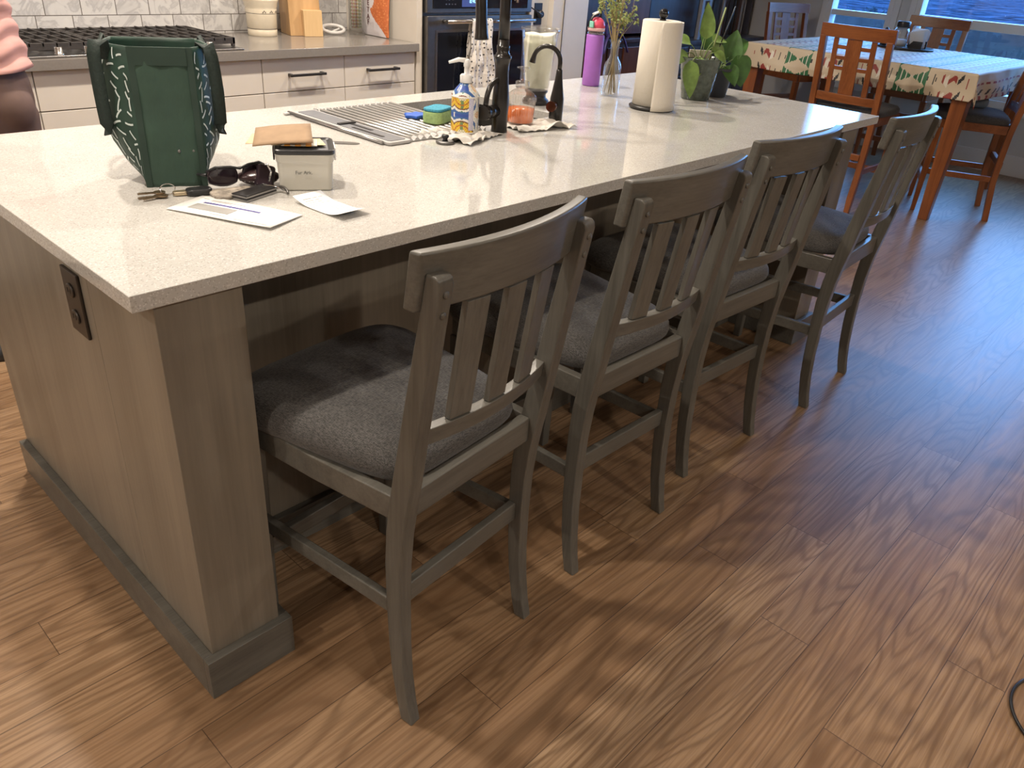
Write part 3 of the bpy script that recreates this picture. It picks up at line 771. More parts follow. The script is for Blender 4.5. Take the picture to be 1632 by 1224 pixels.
for i, (ch, v) in enumerate((('K', .58), ('E', .47), ('T', .37), ('A', .27), ('F', .19))):
    u_ = .33; p_ = chip_pt(u_, v, 0)
    text_obj('bag_letter', ch, .036, 'bagink', cb_, (p_[0] - .0035, p_[1], p_[2]), Euler((PI / 2, 0, -PI / 2 + R(6))).to_matrix().to_euler(), .0004)

# ================================================================== dining corner behind: hutches
hu = thing('china_hutch', 'red-brown wooden hutch against the dining wall, nearest the kitchen', 'hutch', (4.42, 2.70, 0))
s = B(); s.box((0, 0, 0), (.90, .48, .80)); s.box((-.02, -.02, .80), (.92, .49, .83)); s.box((0, .10, .83), (.03, .48, 2.0)); s.box((.87, .10, .83), (.90, .48, 2.0)); s.box((0, .45, .83), (.90, .48, 2.0)); s.box((-.02, .08, 2.0), (.92, .49, 2.05)); s.box((.03, .12, 1.35), (.87, .449, 1.37))
s.done('hutch_body', 'darkcherry', hu, .003)
for x0, x1, mt in ((.02, .24, 'darkcherry'), (.26, .44, 'navy_wood'), (.46, .88, 'red_cab')):
    B().box((x0, -.02, .06), (x1, -.0005, .77)).done('lower_door', 'red_cab' if mt != 'navy_wood' else 'darkcherry', hu, .004)
    B().box((x0 + .005, .080, .85), (x1 - .005, .0995, 1.98)).done('upper_door', mt, hu, .004)
h2 = thing('display_cabinet', 'dark slate cabinet with ledge and drawers in the dining corner', 'cabinet', (5.40, 2.72, 0))
s = B(); s.box((0, 0, 0), (1.72, .46, .755)); s.box((-.015, -.025, .755), (1.735, .47, .785)); s.box((0, .16, .785), (.03, .46, 2.0)); s.box((1.69, .16, .785), (1.72, .46, 2.0)); s.box((0, .44, .785), (1.72, .46, 2.0)); s.box((0, .16, 2.0), (1.72, .47, 2.05)); s.box((.03, .17, 1.38), (1.69, .439, 1.40)); s.box((.78, .16, .785), (.83, .439, 2.0))
s.done('cabinet_body', 'navy_wood', h2, .003)
for k in range(4):
    for j in range(3):
        dr = B().box((.02 + k * .425, -.018, .06 + j * .23), (.425 + k * .425, -.0005, .28 + j * .23)).done('drawer', 'navy_wood', h2, .004)
        B().sphere((.22 + k * .425, -.030, .17 + j * .23), .013).done('knob', 'steel_dark', dr)
B().box((.04, .158, .79), (.76, .164, 1.98)).done('door_panel', 'navy_wood', h2)
rnd = random.Random(11)
bx = 6.24
BC = [('dark brown', (.05, .03, .02)), ('cream', (.42, .38, .33)), ('walnut brown', (.10, .06, .04)), ('dusty grey', (.16, .14, .14)), ('black', (.015, .013, .013)), ('red brown', (.12, .04, .02))]
BM = [plain('book_' + n.replace(' ', '_'), c, .6, .2, 20) for n, c in BC]
i = 0
while bx < 7.05:
    w_ = rnd.uniform(.022, .055); h_ = rnd.uniform(.40, .56); k = rnd.choice([0, 2, 4, 0, 5, 3, 1])
    bk = B(); bk.box((0, 0, 0), (w_ - .003, .20, h_))
    tag(bk.done('tall_book', BM[k], None, .002, loc=(bx, 2.72 + .19 + rnd.uniform(0, .02), .785)), 'tall ' + BC[k][0] + ' album standing on the slate cabinet in the dining corner', 'book', 'tall ' + BC[k][0] + ' albums on the slate cabinet')
    bx += w_; i += 1
lad = thing('plant_ladder', 'pale painted ladder frame standing on the slate cabinet', 'ladder shelf', (6.02, 2.755, .785), R(5))
s = B(); s.box((0, 0, 0), (.045, .03, .85)); s.box((.13, 0, 0), (.175, .03, .85))
for k in range(7): s.box((.045, .002, .07 + k * .115), (.13, .028, .12 + k * .115))
s.done('ladder_frame', plain('pale_paint', (.30, .31, .34), .5), lad, .002)
# ribbon bow on the hutch ledge
rb = thing('ribbon_bow', 'blue-purple ribbon bow on the hutch behind the bud vase', 'ribbon', (4.72, 2.675, .84))
s = B()
for a in (-1, 1):
    pts = [(a * .10 * math.sin(t_) , 0, .06 + .05 * math.sin(2 * t_) + .0) for t_ in [PI * k / 12 for k in range(13)]]
    s.tube(pts, .02, 4, True, True, (.1, 1))
    s.tube(bez((0, 0, .05), (a * .06, -.01, .06), (a * .12, -.02, -.0), (a * .15, -.035, -.10), 10), .016, 4, True, True, (.1, 1))
s.done('ribbon', plain('ribbon_purple', (.09, .07, .26), .35), rb)

# ================================================================== dining table and cloth
TX0, TX1, TY0, TY1, TZ = 5.13, 6.56, .27, 1.79, .905
dt = thing('dining_table', 'square counter height cherry dining table under a printed holiday cloth', 'table', ((TX0 + TX1) / 2, (TY0 + TY1) / 2, 0))
cx, cy = (TX0 + TX1) / 2, (TY0 + TY1) / 2
B().box((TX0 - cx, TY0 - cy, TZ - .035), (TX1 - cx, TY1 - cy, TZ)).done('tabletop', 'cherry_x', dt, .004)
ap = B(); e = .07
ap.box((TX0 - cx + e, TY0 - cy + e, TZ - .14), (TX1 - cx - e, TY0 - cy + e + .025, TZ - .0355)); ap.box((TX0 - cx + e, TY1 - cy - e - .025, TZ - .14), (TX1 - cx - e, TY1 - cy - e, TZ - .0355))
ap.box((TX0 - cx + e, TY0 - cy + e, TZ - .14), (TX0 - cx + e + .025, TY1 - cy - e, TZ - .0355)); ap.box((TX1 - cx - e - .025, TY0 - cy + e, TZ - .14), (TX1 - cx - e, TY1 - cy - e, TZ - .0355))
ap.done('apron', 'cherry_x', dt)
for sx in (-1, 1):
    for sy in (-1, 1):
        lx, ly = sx * (TX1 - TX0) / 2 - sx * .055, sy * (TY1 - TY0) / 2 - sy * .055; k = B()
        k.loft([[(lx - w, ly - w, z), (lx + w, ly - w, z), (lx + w, ly + w, z), (lx - w, ly + w, z)] for z, w in ((0, .030), (.5, .042), (TZ - .036, .048))])
        k.done('leg', 'cherry_z', dt, .004)
# printed cloth
CR, RD, GN, BKc, WT = (.62, .52, .38), (.30, .045, .035), (.035, .16, .07), (.03, .03, .03), (.75, .70, .60)
def clothpat(a, h):
    """a: metres along the edge from a corner, h: metres down from the cloth's centre line"""
    a = a % .76
    if a > .38: a = .76 - a
    hb = h % .098
    y = hb / .098 - .5
    if .04 < a < .065 and abs(y) < .32 and (a - .0525) ** 2 + (y * .03) ** 2 < .00012: return RD if abs(math.sin(a * 900)) < .55 else CR
    if .085 < a < .112 and abs(y - .18 + (a - .098) * 14) < .16: return BKc
    if .118 < a < .168 and abs(y - .08 - .14 * math.sin((a - .118) * 90)) < .17: return RD
    if .168 < a < .192 and abs(y) < .36 - (a - .168) * 8: return WT
    if .192 < a < .202 and abs(y - .1) < .30 - (a - .192) * 10: return RD
    if .232 < a < .262 and ((a - .247) ** 2 + (y * .045) ** 2) < .00016: return BKc if abs(math.sin(a * 800)) < .5 else CR
    if .278 < a < .288 and abs(y) < .14: return BKc
    if .290 < a < .375:
        q = (a - .290) / .085; w_ = .48 * (1 - q * .9); seg = (q * 3) % 1
        if abs(y) < w_ * (1.0 - .25 * seg) and seg < .84: return GN
        if abs(y) < w_ and seg >= .84: return WT
    return CR
s = B(); cl = s.bm.loops.layers.float_color.new('paint')
DROP = .165; st_ = .006
def cpt(a, c):
    """a along x, c along y, both measured on the unrolled cloth"""
    x, y = a, c; dx = max(0, TX0 - 0.004 - a, a - TX1 - .004); dy = max(0, TY0 - .004 - c, c - TY1 - .004)
    x = min(max(a, TX0 - .004), TX1 + .004); y = min(max(c, TY0 - .004), TY1 + .004)
    d = max(dx, dy) if not (dx > 0 and dy > 0) else math.hypot(dx, dy) * .86
    fl = .018 * min(1, d / .12) * (1 + .8 * math.sin((a + c) * 9) + .5 * math.sin((a - c) * 17)) + min(d, .01) * .5
    if dx > 0: x += math.copysign(fl, a - cx)
    if dy > 0: y += math.copysign(fl, c - cy)
    z = TZ + .0045 - d + min(d, .01) * .3 + (.0012 * noise.noise(Vector((a * 6, c * 6, 0))) if d == 0 else 0)
    return (x, y, z)
nx = int((TX1 - TX0 + 2 * DROP) / st_); ny = int((TY1 - TY0 + 2 * DROP) / st_)
vs = [[s.bm.verts.new(cpt(TX0 - DROP + i * st_, TY0 - DROP + j * st_)) for i in range(nx + 1)] for j in range(ny + 1)]
for j in range(ny):
    for i in range(nx):
        f = s.face([vs[j][i], vs[j][i + 1], vs[j + 1][i + 1], vs[j + 1][i]], True)
        a = TX0 - DROP + (i + .5) * st_; c = TY0 - DROP + (j + .5) * st_
        col = clothpat(c - TY0 + .02, a - TX0 + 1.0)
        for l in f.loops: l[cl] = col + (1,)
tc = s.done('tablecloth', vcol('holiday_cloth', .55), None, solid=.0016)
tag(tc, 'cream holiday tablecloth printed with red shapes and green trees', 'tablecloth')

# ---- dining chairs
def make_dchair(label):
    t = thing('dining_chair', label, 'chair', group='cherry dining chairs around the square table')
    P = [(0, -.02), (.25, .012), (.5, .018), (.62, .010), (.85, -.022), (1.11, -.062)]
    for s_ in (-1, 1):
        k = B(); k.loft([[(s_ * .225 - s_ * .038 * (1 - .2 * (z < .1)), interp(P, z), z), (s_ * .225, interp(P, z), z), (s_ * .225, interp(P, z) + .036, z), (s_ * .225 - s_ * .038, interp(P, z) + .036, z)] for z in (0, .1, .25, .4, .55, .65, .75, .85, .95, 1.04)])
        k.done('rear_leg', 'cherry_z', t, .003)
        k = B(); k.loft([[(s_ * .205 - w, .445 - w, z), (s_ * .205 + w, .445 - w, z), (s_ * .205 + w, .445 + w, z), (s_ * .205 - w, .445 + w, z)] for z, w in ((0, .013), (.35, .019), (.548, .021))])
        k.done('front_leg', 'cherry_z', t, .003)
        B().box((s_ * .205 - .01, .05, .25), (s_ * .205 + .01, .43, .285)).done('side_stretcher', 'cherry_x', t, .002)
        B().box((s_ * .205 - .01, .05, .548), (s_ * .205 + .01, .455, .60)).done('seat_rail', 'cherry_x', t, .002)
    for y, z in ((.012, .34), (.445, .20)): B().box((-.19, y - .006, z), (.19, y + .018, z + .038)).done('stretcher', 'cherry_x', t, .002)
    for y in (.022, .445): B().box((-.19, y, .548), (.19, y + .02, .60)).done('seat_rail', 'cherry_x', t, .002)
    k = B()
    def out(ins, z):
        o = []
        for i in range(40):
            a = 2 * PI * i / 40; c, q_ = math.cos(a), math.sin(a)
            o.append((math.copysign(abs(c) ** .35, c) * (.225 - ins), .255 + math.copysign(abs(q_) ** .35, q_) * (.215 - ins), z))
        return o
    k.loft([out(.006, .601), (out(-.002, .615)), out(0, .632), out(.012, .646), out(.05, .655), (out(.12, .658))], True, True); k.done('seat_cushion', 'seatdark', t)
    k = B()
    def bar(x0, x1, z0, z1, th=.020, name=None, dy=.008):
        q = B(); n = 8
        q.loft([[(lerp(x0, x1, i / n), interp(P, z) + dy + d_ + bow(lerp(x0, x1, i / n), .19, .018) * (1 if (x1 - x0) > .2 else 1), z) for z, d_ in ((z0, 0), (z1, 0), (z1, th), (z0, th))] for i in range(n + 1)])
        return q.done(name, 'cherry_x' if (x1 - x0) > .2 else 'cherry_z', t, .002)
    bar(-.230, .230, 1.035, 1.11, .026, 'top_rail', .006); bar(-.187, .187, .665, .715, .02, 'lower_rail')
    def slat(x, w, name='slat'):
        q = B(); q.loft([[(x + dx, interp(P, z) + .012 + dy + bow(x + dx, .19, .018), z) for dx, dy in ((-w, 0), (w, 0), (w, .011), (-w, .011))] for z in (.716, .80, .9, .97, 1.034)]); q.done(name, 'cherry_z', t, .0015)
    slat(0, .046); slat(-.118, .016); slat(.118, .016)
    for s_ in (-1, 1):
        for z in (.985, .925, .865):
            x0, x1 = sorted((s_ * .0465, s_ * .1015)); q = B()
            q.loft([[(x, interp(P, zz) + .014 + d_ + bow(x, .19, .018), zz) for zz, d_ in ((z - .011, 0), (z + .011, 0), (z + .011, .008), (z - .011, .008))] for x in (x0, x1)]); q.done('crossbar', 'cherry_x', t)
    return t
DC = [((4.81, .90), -90, 'cherry dining chair at the near side of the table, its latticed back to the island'),
      ((5.71, .12), 22, 'cherry dining chair at the right end of the table by the picture edge'),
      ((6.86, 1.115), 90, 'cherry dining chair at the window side of the table behind the jar'),
      ((6.66, 2.27), 160, 'dining chair at the far left corner of the table, nearest the corner window')]
d0 = make_dchair(DC[0][2])
for i, (p, a, lab) in enumerate(DC):
    o = d0 if i == 0 else copy_tree(d0)
    o.location = (p[0], p[1], 0); o.rotation_euler = (0, 0, R(a)); o['label'] = lab
tag(B().box((-.13, -.11, 0), (.13, .11, .07)).done('seat_pillow', plain('blue_grey_cushion', (.22, .27, .33), .8), None, .03, 4, loc=(5.73, .43, .660), rot=(0, 0, R(22))), 'folded blue-grey cushion on the right end dining chair', 'cushion')

# ---- tray, jar and napkins on the dining table
TT = TZ + .0065
tr = tag(B().lathe([(.19, 0), (.20, .004), (.20, .014), (.193, .014), (.188, .006), (.001, .006)], 40, cap=False).done('serving_tray', 'blackplastic', None, loc=(6.22, 1.10, TT)), 'round black tray on the dining table', 'tray')
jr = thing('lidded_jar', 'squat glass jar with dark lid on the tray', 'jar', (6.16, 1.13, TT + .0065))
B().lathe([(.045, 0), (.055, .005), (.055, .11), (.040, .135), (.036, .135), (.051, .108), (.051, .01), (.001, .006)], 28, cap=False).done('jar_glass', 'glass', jr)
B().lathe([(.048, .008), (.048, .055), (.001, .057)], 24).done('jar_content', 'white', jr)
B().lathe([(.044, .136), (.046, .14), (.046, .170), (.042, .176), (.001, .177)], 28).done('jar_lid', 'blackplastic', jr)
np_ = thing('napkin_fan', 'fanned stack of white paper napkins beside the jar', 'napkins', (6.26, 1.03, TT + .0065))
for k in range(9):
    q = B(); a = R(-42 + k * 10)
    q.box((-.0006, -.045, 0), (.0006, .045, .13)); q.done('napkin', 'white', np_, loc=(.004 * (k - 4), 0, .004), rot=(a * .35, a * .55, R(30)))
hd = B(); hd.box((-.05, -.05, 0), (.05, .05, .003)); hd.box((-.05, -.05, .003), (-.045, .05, .05)); hd.box((.045, -.05, .003), (.05, .05, .05)); hd.done('napkin_holder', 'blackplastic', np_)
bt = thing('pepper_grinder', 'small dark bottle standing left of the jar on the tray', 'grinder', (6.14, 1.235, TT + .0065))
B().lathe([(.022, 0), (.024, .004), (.020, .05), (.024, .085), (.018, .095), (.020, .11), (.008, .125), (.001, .127)], 20).done('grinder_body', 'blackplastic', bt)

# ================================================================== things on the island
Z = HT + .0006
# ---- sink faucet
fa = thing('kitchen_faucet', 'tall oil-rubbed bronze pull-down faucet at the island sink', 'faucet', (1.345, .545, Z))
B().lathe([(.0245, 0), (.025, .004), (.0235, .010), (.024, .05), (.026, .085), (.0235, .115), (.0205, .145), (.0195, .165), (.0205, .190), (.0225, .203), (.0255, .207), (.0255, .213), (.0205, .214), (.0205, .219), (.0175, .222), (.0190, .234), (.0190, .240), (.0165, .241), (.0165, .256)], 32).done('faucet_body', 'bronze', fa)
nk = B(); pts = [(0, 0, .25), (0, 0, .33), (0, 0, .40)] + [((.085 - .085 * math.cos(t_)) * .33, (.085 - .085 * math.cos(t_)) * .88, .40 + .085 * math.sin(t_)) for t_ in [PI * k / 14 for k in range(1, 15)]] + [(.056, .150, .37)]
nk.tube(pts, .0160, 18); nk.done('gooseneck', 'bronze', fa)
sp_ = B(); sp_.lathe([(.0165, .115), (.0175, .11), (.0175, .02), (.0195, -.015), (.0215, -.028), (.0215, -.033), (.017, -.034), (.001, -.032)][::-1], 24, cap=False); sp_.done('spray_head', 'bronze', fa, loc=(.056, .150, .270), rot=(R(-4), 0, 0))
sb = B(); sb.tube([(-.020, 0, .062), (-.075, -.010, .062)], [.0185, .0185], 20); sb.tube([(-.060, -.007, .062), (-.082, -.011, .062)], [.0205, .0205], 20); vs_ = sb.done('valve_stub', 'bronze', fa)
B().tube(bez((-.070, -.009, .080), (-.068, -.010, .125), (-.050, -.006, .145), (-.010, -.001, .150), 14), [.0078] * 8 + [.007] * 7, 10).done('lever', 'bronze', vs_)
# ---- small filtered water faucet
wf = thing('water_faucet', 'small black gooseneck drinking water faucet right of the soap', 'faucet', (1.628, .566, Z))
B().lathe([(.0215, 0), (.022, .004), (.0225, .04), (.022, .07), (.0175, .095), (.012, .13), (.0095, .155), (.0085, .158)], 28).done('faucet_body', 'bronze', wf)
ax_ = Vector((-.55, .83, 0)).normalized(); pts = [(0, 0, .155), (0, 0, .178)] + [tuple(ax_ * (.043 - .043 * math.cos(t_)) + Vector((0, 0, .180 + .043 * math.sin(t_)))) for t_ in [PI * k / 14 * .93 for k in range(1, 15)]]
e_ = Vector(pts[-1]); pts += [tuple(e_ + Vector((ax_.x * .004, ax_.y * .004, -.018)))]
B().tube(pts, [.0072] * (len(pts) - 3) + [.0072, .0078, .0105], 12).done('spout', 'bronze', wf)
kn = B(); d_ = Vector((-.93, -.36, 0)); kn.tube([tuple(d_ * .012 + Vector((0, 0, .052))), tuple(d_ * .050 + Vector((0, 0, .052)))], [.012, .015], 18)
kn.tube([tuple(d_ * .048 + Vector((0, 0, .052))), tuple(d_ * .056 + Vector((0, 0, .052)))], [.0175, .016], 20); kn.done('knob', plain('copper_bronze', (.10, .035, .02), .18, .2, 20, metal=.8), wf)

# ---- crumpled cloths
def crumple(name, c, w, d, rz, label, seed, flat=(), mat='cotton'):
    s = B(); n = 54; g = []
    for j in range(n + 1):
        row = []
        for i in range(n + 1):
            u, v = i / n * 2 - 1, j / n * 2 - 1
            rr = 1 + .13 * noise.noise(Vector((u * 1.3, v * 1.3, seed))) + .03 * noise.noise(Vector((u * 3, v * 3, seed)))
            k = .86 + .14 * math.cos(math.atan2(v, u) * 4)
            x = u * w / 2 * rr; y = v * d / 2 * rr
            x, y = x * math.cos(rz) - y * math.sin(rz), x * math.sin(rz) + y * math.cos(rz)
            h = abs(noise.noise(Vector((x * 22, y * 22, seed)))) * .026 + abs(noise.noise(Vector((x * 45, y * 42, seed + 3)))) * .006
            for fx, fy, fr in flat:
                dd = math.hypot(c[0] + x - fx, c[1] + y - fy); h *= min(1, max(0, (dd - fr) / .03)) if dd < fr + .03 else 1
            row.append(s.bm.verts.new((x, y, .0016 + h)))
        g.append(row)
    for j in range(n):
        for i in range(n): s.face([g[j][i], g[j][i + 1], g[j + 1][i + 1], g[j + 1][i]], True)
    return tag(s.done(name, mat, None, solid=.0018, loc=(c[0], c[1], Z)), label, 'cloth')
M['cotton'] = plain('white_cotton', (.62, .59, .54), .9, .05, 60, .3)
crumple('dish_cloth', (1.205, .560), .20, .17, .3, 'crumpled white cloth under the patterned soap bottle', 2, [(1.235, .590, .047), (1.345, .545, .045), (1.235, .78, .10)])
crumple('dish_cloth', (1.505, .535), .21, .13, -.25, 'crumpled white cloth under the orange soap bottle', 9, [(1.485, .590, .05), (1.628, .566, .04)])

# ---- patterned soap pump
def soap_pat(a, v):
    """a angle (0 at the side facing the sink front), v 0..1 height"""
    if v < .045 or .845 < v < .885: return (.80, .78, .74)
    x = ((a / (2 * PI) * 2.5 + .5) % 1 - .5) * .096; y = (v - .45) * .118
    if v > .885: y = (v - 1.06) * .10
    d1 = min(math.hypot(x, y - .050), math.hypot(x, y + .050)); d3 = math.hypot(abs(x) - .048, y)
    if abs(y) < .0042 and abs(x) < .022: return (.04, .09, .36)
    if abs(d1 - .0455) < .0040 and abs(x) < .042: return (.05, .13, .34)
    if math.hypot(x, (abs(y) - .008) * .8) < .0035: return (.07, .20, .16)
    if abs(d1 - .0335) < .0016: return (.16, .05, .02)
    if d1 < .0335:
        if abs(d1 - .022) < .0016: return (.45, .12, .02)
        if abs(x) < .004 and d1 > .01: return (.16, .24, .10)
        if math.sin(x * 900) * math.sin(y * 700) > .55: return (.28, .22, .05)
        return (.76, .50, .04) if d1 > .012 else (.70, .66, .50)
    if d3 < .010: return (.72, .36, .12) if math.sin(x * 700 + y * 900) > 0 else (.78, .72, .60)
    if math.sin(x * 520 + 1) * math.sin(y * 480) > .80: return (.22, .34, .26)
    return (.76, .74, .68)
sp0 = thing('soap_dispenser', 'blue and yellow tile patterned soap pump bottle by the sink', 'soap dispenser', (1.235, .580, Z + .004))
prof = [(.0375, 0), (.0405, .003), (.0405, .098), (.0415, .1), (.0415, .104), (.0395, .105), (.036, .112), (.028, .122), (.020, .131), (.0165, .136)]
pp = []
for (r0, z0), (r1, z1) in zip(prof, prof[1:]):
    n = max(1, int(math.hypot(r1 - r0, z1 - z0) / .0014)); pp += [(lerp(r0, r1, k / n), lerp(z0, z1, k / n)) for k in range(n)]
pp.append(prof[-1]); s = B(); s.lathe(pp, 180); lay = s.bm.loops.layers.float_color.new('paint')
for f in s.bm.faces:
    c = f.calc_center_median(); a = math.atan2(c.y, c.x); v = c.z / .118
    col = soap_pat(a + 2.55, v)
    da = (a + 1.88 + PI) % (2 * PI) - PI
    if abs(da) < .19 and .10 < v < .84: col = (.42, .41, .55) if (int(v * 70) + int(da * 60)) % 2 else (.62, .61, .70)
    for l in f.loops: l[lay] = col + (1,)
s.done('bottle_body', vcol('majolica_print', .3), sp0)
s = B(); s.lathe([(.0165, .137), (.0175, .138), (.0175, .156), (.014, .160), (.006, .161), (.0055, .178), (.0085, .180), (.0085, .198), (.006, .200)], 20)
s.tube([(0, 0, .196), (-.020, .012, .198), (-.044, .026, .190)], [.0065, .006, .004], 10); s.done('pump', 'white', sp0)
# ---- orange soap
so = thing('soap_bottle', 'clear ribbed glass soap bottle with orange liquid and clear pump', 'soap dispenser', (1.485, .590, Z + .004))
B().lathe([(.038, 0), (.041, .003), (.0425, .03), (.044, .062), (.0465, .066), (.0465, .078), (.044, .084), (.030, .096), (.018, .102), (.017, .108)], 96, flute=.018, nfl=24).done('bottle_glass', 'jarglass', so)
lm, lt, lb = nt('orange_liquid'); sset(lb, base=(.90, .20, .015), rough=.2); M['orange'] = lm
B().lathe([(.0375, .004), (.0395, .007), (.0415, .045), (.001, .0455)], 72, flute=.012, nfl=24).done('liquid_soap', 'orange', so)
B().lathe([(.0205, .106), (.0215, .107), (.0215, .122), (.019, .125), (.006, .126), (.0055, .150), (.009, .152), (.009, .158), (.019, .162), (.019, .165), (.001, .167)], 24).done('pump', 'jarglass', so)
# ---- blender jar
bj = thing('blender_jar', 'tall clear tapered blender jar with pale cream residue on black base', 'blender', (1.805, .815, Z))
B().lathe([(.044, 0), (.048, .004), (.046, .014), (.036, .022), (.035, .034), (.041, .042), (.041, .046)], 32).done('jar_base', 'blackplastic', bj)
B().lathe([(.040, .047), (.044, .052), (.063, .235), (.070, .248), (.068, .249), (.061, .236), (.041, .055), (.001, .053)], 48, cap=False).done('jar_glass', 'glass', bj)
s = B(); rings = []
for k in range(24):
    z = .056 + .174 * k / 23
    rings.append([((.0405 + (z - .056) * .108) * (1 - .05 * abs(noise.noise(Vector((3 * math.cos(a), 3 * math.sin(a), z * 16)))) - (.10 if k > 20 else 0)) * math.cos(a), (.0405 + (z - .056) * .108) * (1 - .05 * abs(noise.noise(Vector((3 * math.cos(a), 3 * math.sin(a), z * 16)))) - (.10 if k > 20 else 0)) * math.sin(a), z + .016 * noise.noise(Vector((math.cos(a), math.sin(a), 5))) * k / 23) for a in [2 * PI * i / 40 for i in range(40)]])
s.loft(rings, True, True); s.done('cream_residue', plain('cream_puree', (.97, .94, .74), .4, .06, 30), bj)
# ---- purple bottle
wb = thing('water_bottle', 'purple sleeved water bottle with pink lid at the island\'s far edge', 'bottle', (2.345, .995, Z))
B().lathe([(.033, 0), (.036, .004), (.0365, .19), (.0345, .195)], 32).done('sleeve', plain('purple_silicone', (.36, .13, .52), .55, .04), wb)
B().lathe([(.0335, .1955), (.0335, .209)], 32).done('bottle_neck', 'jarglass', wb)
B().lathe([(.035, .2095), (.035, .221)], 32).done('lid_band', plain('pale_pink', (.75, .48, .48), .4), wb)
s = B(); s.sphere((.003, 0, .222), .033, (1, 1, 1.15), 24, 12)
for v in s.bm.verts: v.co.z = max(v.co.z, .2215)
s.done('lid', plain('coral_pink', (.78, .09, .17), .35, .04), wb)
s = B(); s.tube(bez((-.030, .012, .218), (-.036, .012, .255), (-.020, .0, .275), (.006, -.002, .268), 10), [.0045] * 11, 8, flat=(.7, 1.5)); s.done('carry_loop', 'blackplastic', wb)
B().tube([(-.022, .004, .270), (.004, -.004, .279)], .0085, 8, flat=(.5, 1.3)).done('spout_cover', 'white', wb)
B().box((-.0385, -.012, .222), (-.030, .008, .245)).done('latch', plain('mint', (.25, .60, .48), .4), wb, .002)
# ---- bud vase with stems
bv = thing('bud_vase', 'clear glass bottle vase behind the paper towels', 'vase', (2.215, .795, Z))
B().lathe([(.030, 0), (.034, .003), (.035, .02), (.034, .108), (.029, .122), (.018, .138), (.0165, .150), (.0165, .190), (.020, .194), (.020, .200), (.0175, .202), (.0145, .19), (.0145, .15), (.026, .11), (.031, .09), (.031, .008), (.001, .006)], 32, cap=False).done('vase_glass', 'glass', bv)
fl = thing('flower_stems', 'dried yellow-green flower stems standing in the glass bottle vase', 'flowers', (2.215, .795, Z + .008))
rnd = random.Random(5); stems = B(); heads = B(); lf = B()
for k in range(9):
    a = rnd.uniform(0, 2 * PI); sp = rnd.uniform(.04, .105); hgt = rnd.uniform(.27, .38)
    base = (-math.cos(a) * .022, -math.sin(a) * .022, .002); neck = (math.cos(a) * .006, math.sin(a) * .006, .165)
    top = (math.cos(a) * sp, math.sin(a) * sp, hgt)
    stems.tube([base, neck, (top[0] * .55, top[1] * .55, lerp(.165, hgt, .55)), top], [.0022, .0024, .0020, .0012], 6)
    for j in range(5):
        q = lerp(.35, .9, j / 4); p = Vector((lerp(neck[0], top[0], q), lerp(neck[1], top[1], q), lerp(neck[2], top[2], q)))
        e2 = p + Vector((rnd.uniform(-.035, .035), rnd.uniform(-.035, .035), rnd.uniform(.015, .06)))
        stems.tube([p, e2], [.0012, .0008], 5)
        for m_ in range(9):
            heads.sphere(tuple(e2 + Vector([rnd.uniform(-.014, .014) for _ in range(3)])), rnd.uniform(.0024, .0045), (1, 1, 1), 6, 4)
        for m_ in range(4):
            c = e2 + Vector([rnd.uniform(-.018, .018) for _ in range(3)]); u = Vector([rnd.uniform(-1, 1) for _ in range(3)]).normalized() * .010; v = u.orthogonal().normalized() * .004
            lf.face([lf.bm.verts.new(c + w) for w in (-u, -v, u, v)])
stems.done('stems', plain('dry_stem', (.32, .24, .12), .8), fl)
heads.done('blossoms', plain('yellow_green_buds', (.33, .36, .12), .8, .3, 80), fl)
lf.done('leaves', plain('small_leaf', (.16, .22, .07), .7, .3), fl, clean=False)
# ---- paper towels
pt = thing('paper_towel_holder', 'black paper towel holder with ball finial on the island', 'holder', (2.142, .548, Z))
s = B(); s.lathe([(.072, 0), (.080, .004), (.080, .010), (.072, .0145), (.066, .0145), (.064, .010), (.001, .010)], 44, cap=False); s.done('base', 'black', pt)
s = B(); s.lathe([(.006, .010), (.006, .300)], 14); s.sphere((0, 0, .317), .0165, (1, 1, 1), 20, 12); s.lathe([(.010, .293), (.012, .297), (.010, .302)], 16); s.done('spindle', plain('gloss_black', (.01, .01, .012), .1), pt)
pr = thing('paper_towel_roll', 'white paper towel roll with a loose sheet on the black holder', 'paper towels', (2.142, .548, Z + .0155))
m, t, b_ = nt('paper_towel'); sset(b_, rough=.95)
L(t, ramp(t, noise_n(t, texco(t), 5, 2), [(.3, (.72, .67, .58)), (.7, (.76, .71, .62))]), b_.inputs[0]); bump(t, b_, noise_n(t, texco(t, (1, 1, .6)), 130, 2), .5, .002); M['papertowel'] = m
RT = .069
B().lathe([(.019, .0), (RT, .0), (RT, .277), (RT - .004, .280), (.019, .280), (.019, 0)], 56, cap=False).done('roll', 'papertowel', pr)
s = B(); rows = []
spiral = []
for k in range(38):
    q = k / 37; a = R(20) - R(166) * q; rr = RT + .0010 + .013 * q ** 1.3 + .0015 * math.sin(q * 9) * q; spiral.append((rr * math.cos(a), rr * math.sin(a)))
for j in range(14):
    v = j / 13; rows.append([s.bm.verts.new((x * (1 + .13 * (1 - v) * min(1, i / 16)), y * (1 + .13 * (1 - v) * min(1, i / 16)), -.011 + .289 * v)) for i, (x, y) in enumerate(spiral)])
for a_, b2 in zip(rows, rows[1:]):
    for i in range(len(a_) - 1): s.face([a_[i], a_[i + 1], b2[i + 1], b2[i]], True)
s.done('loose_sheet', 'papertowel', pr, solid=.0008)

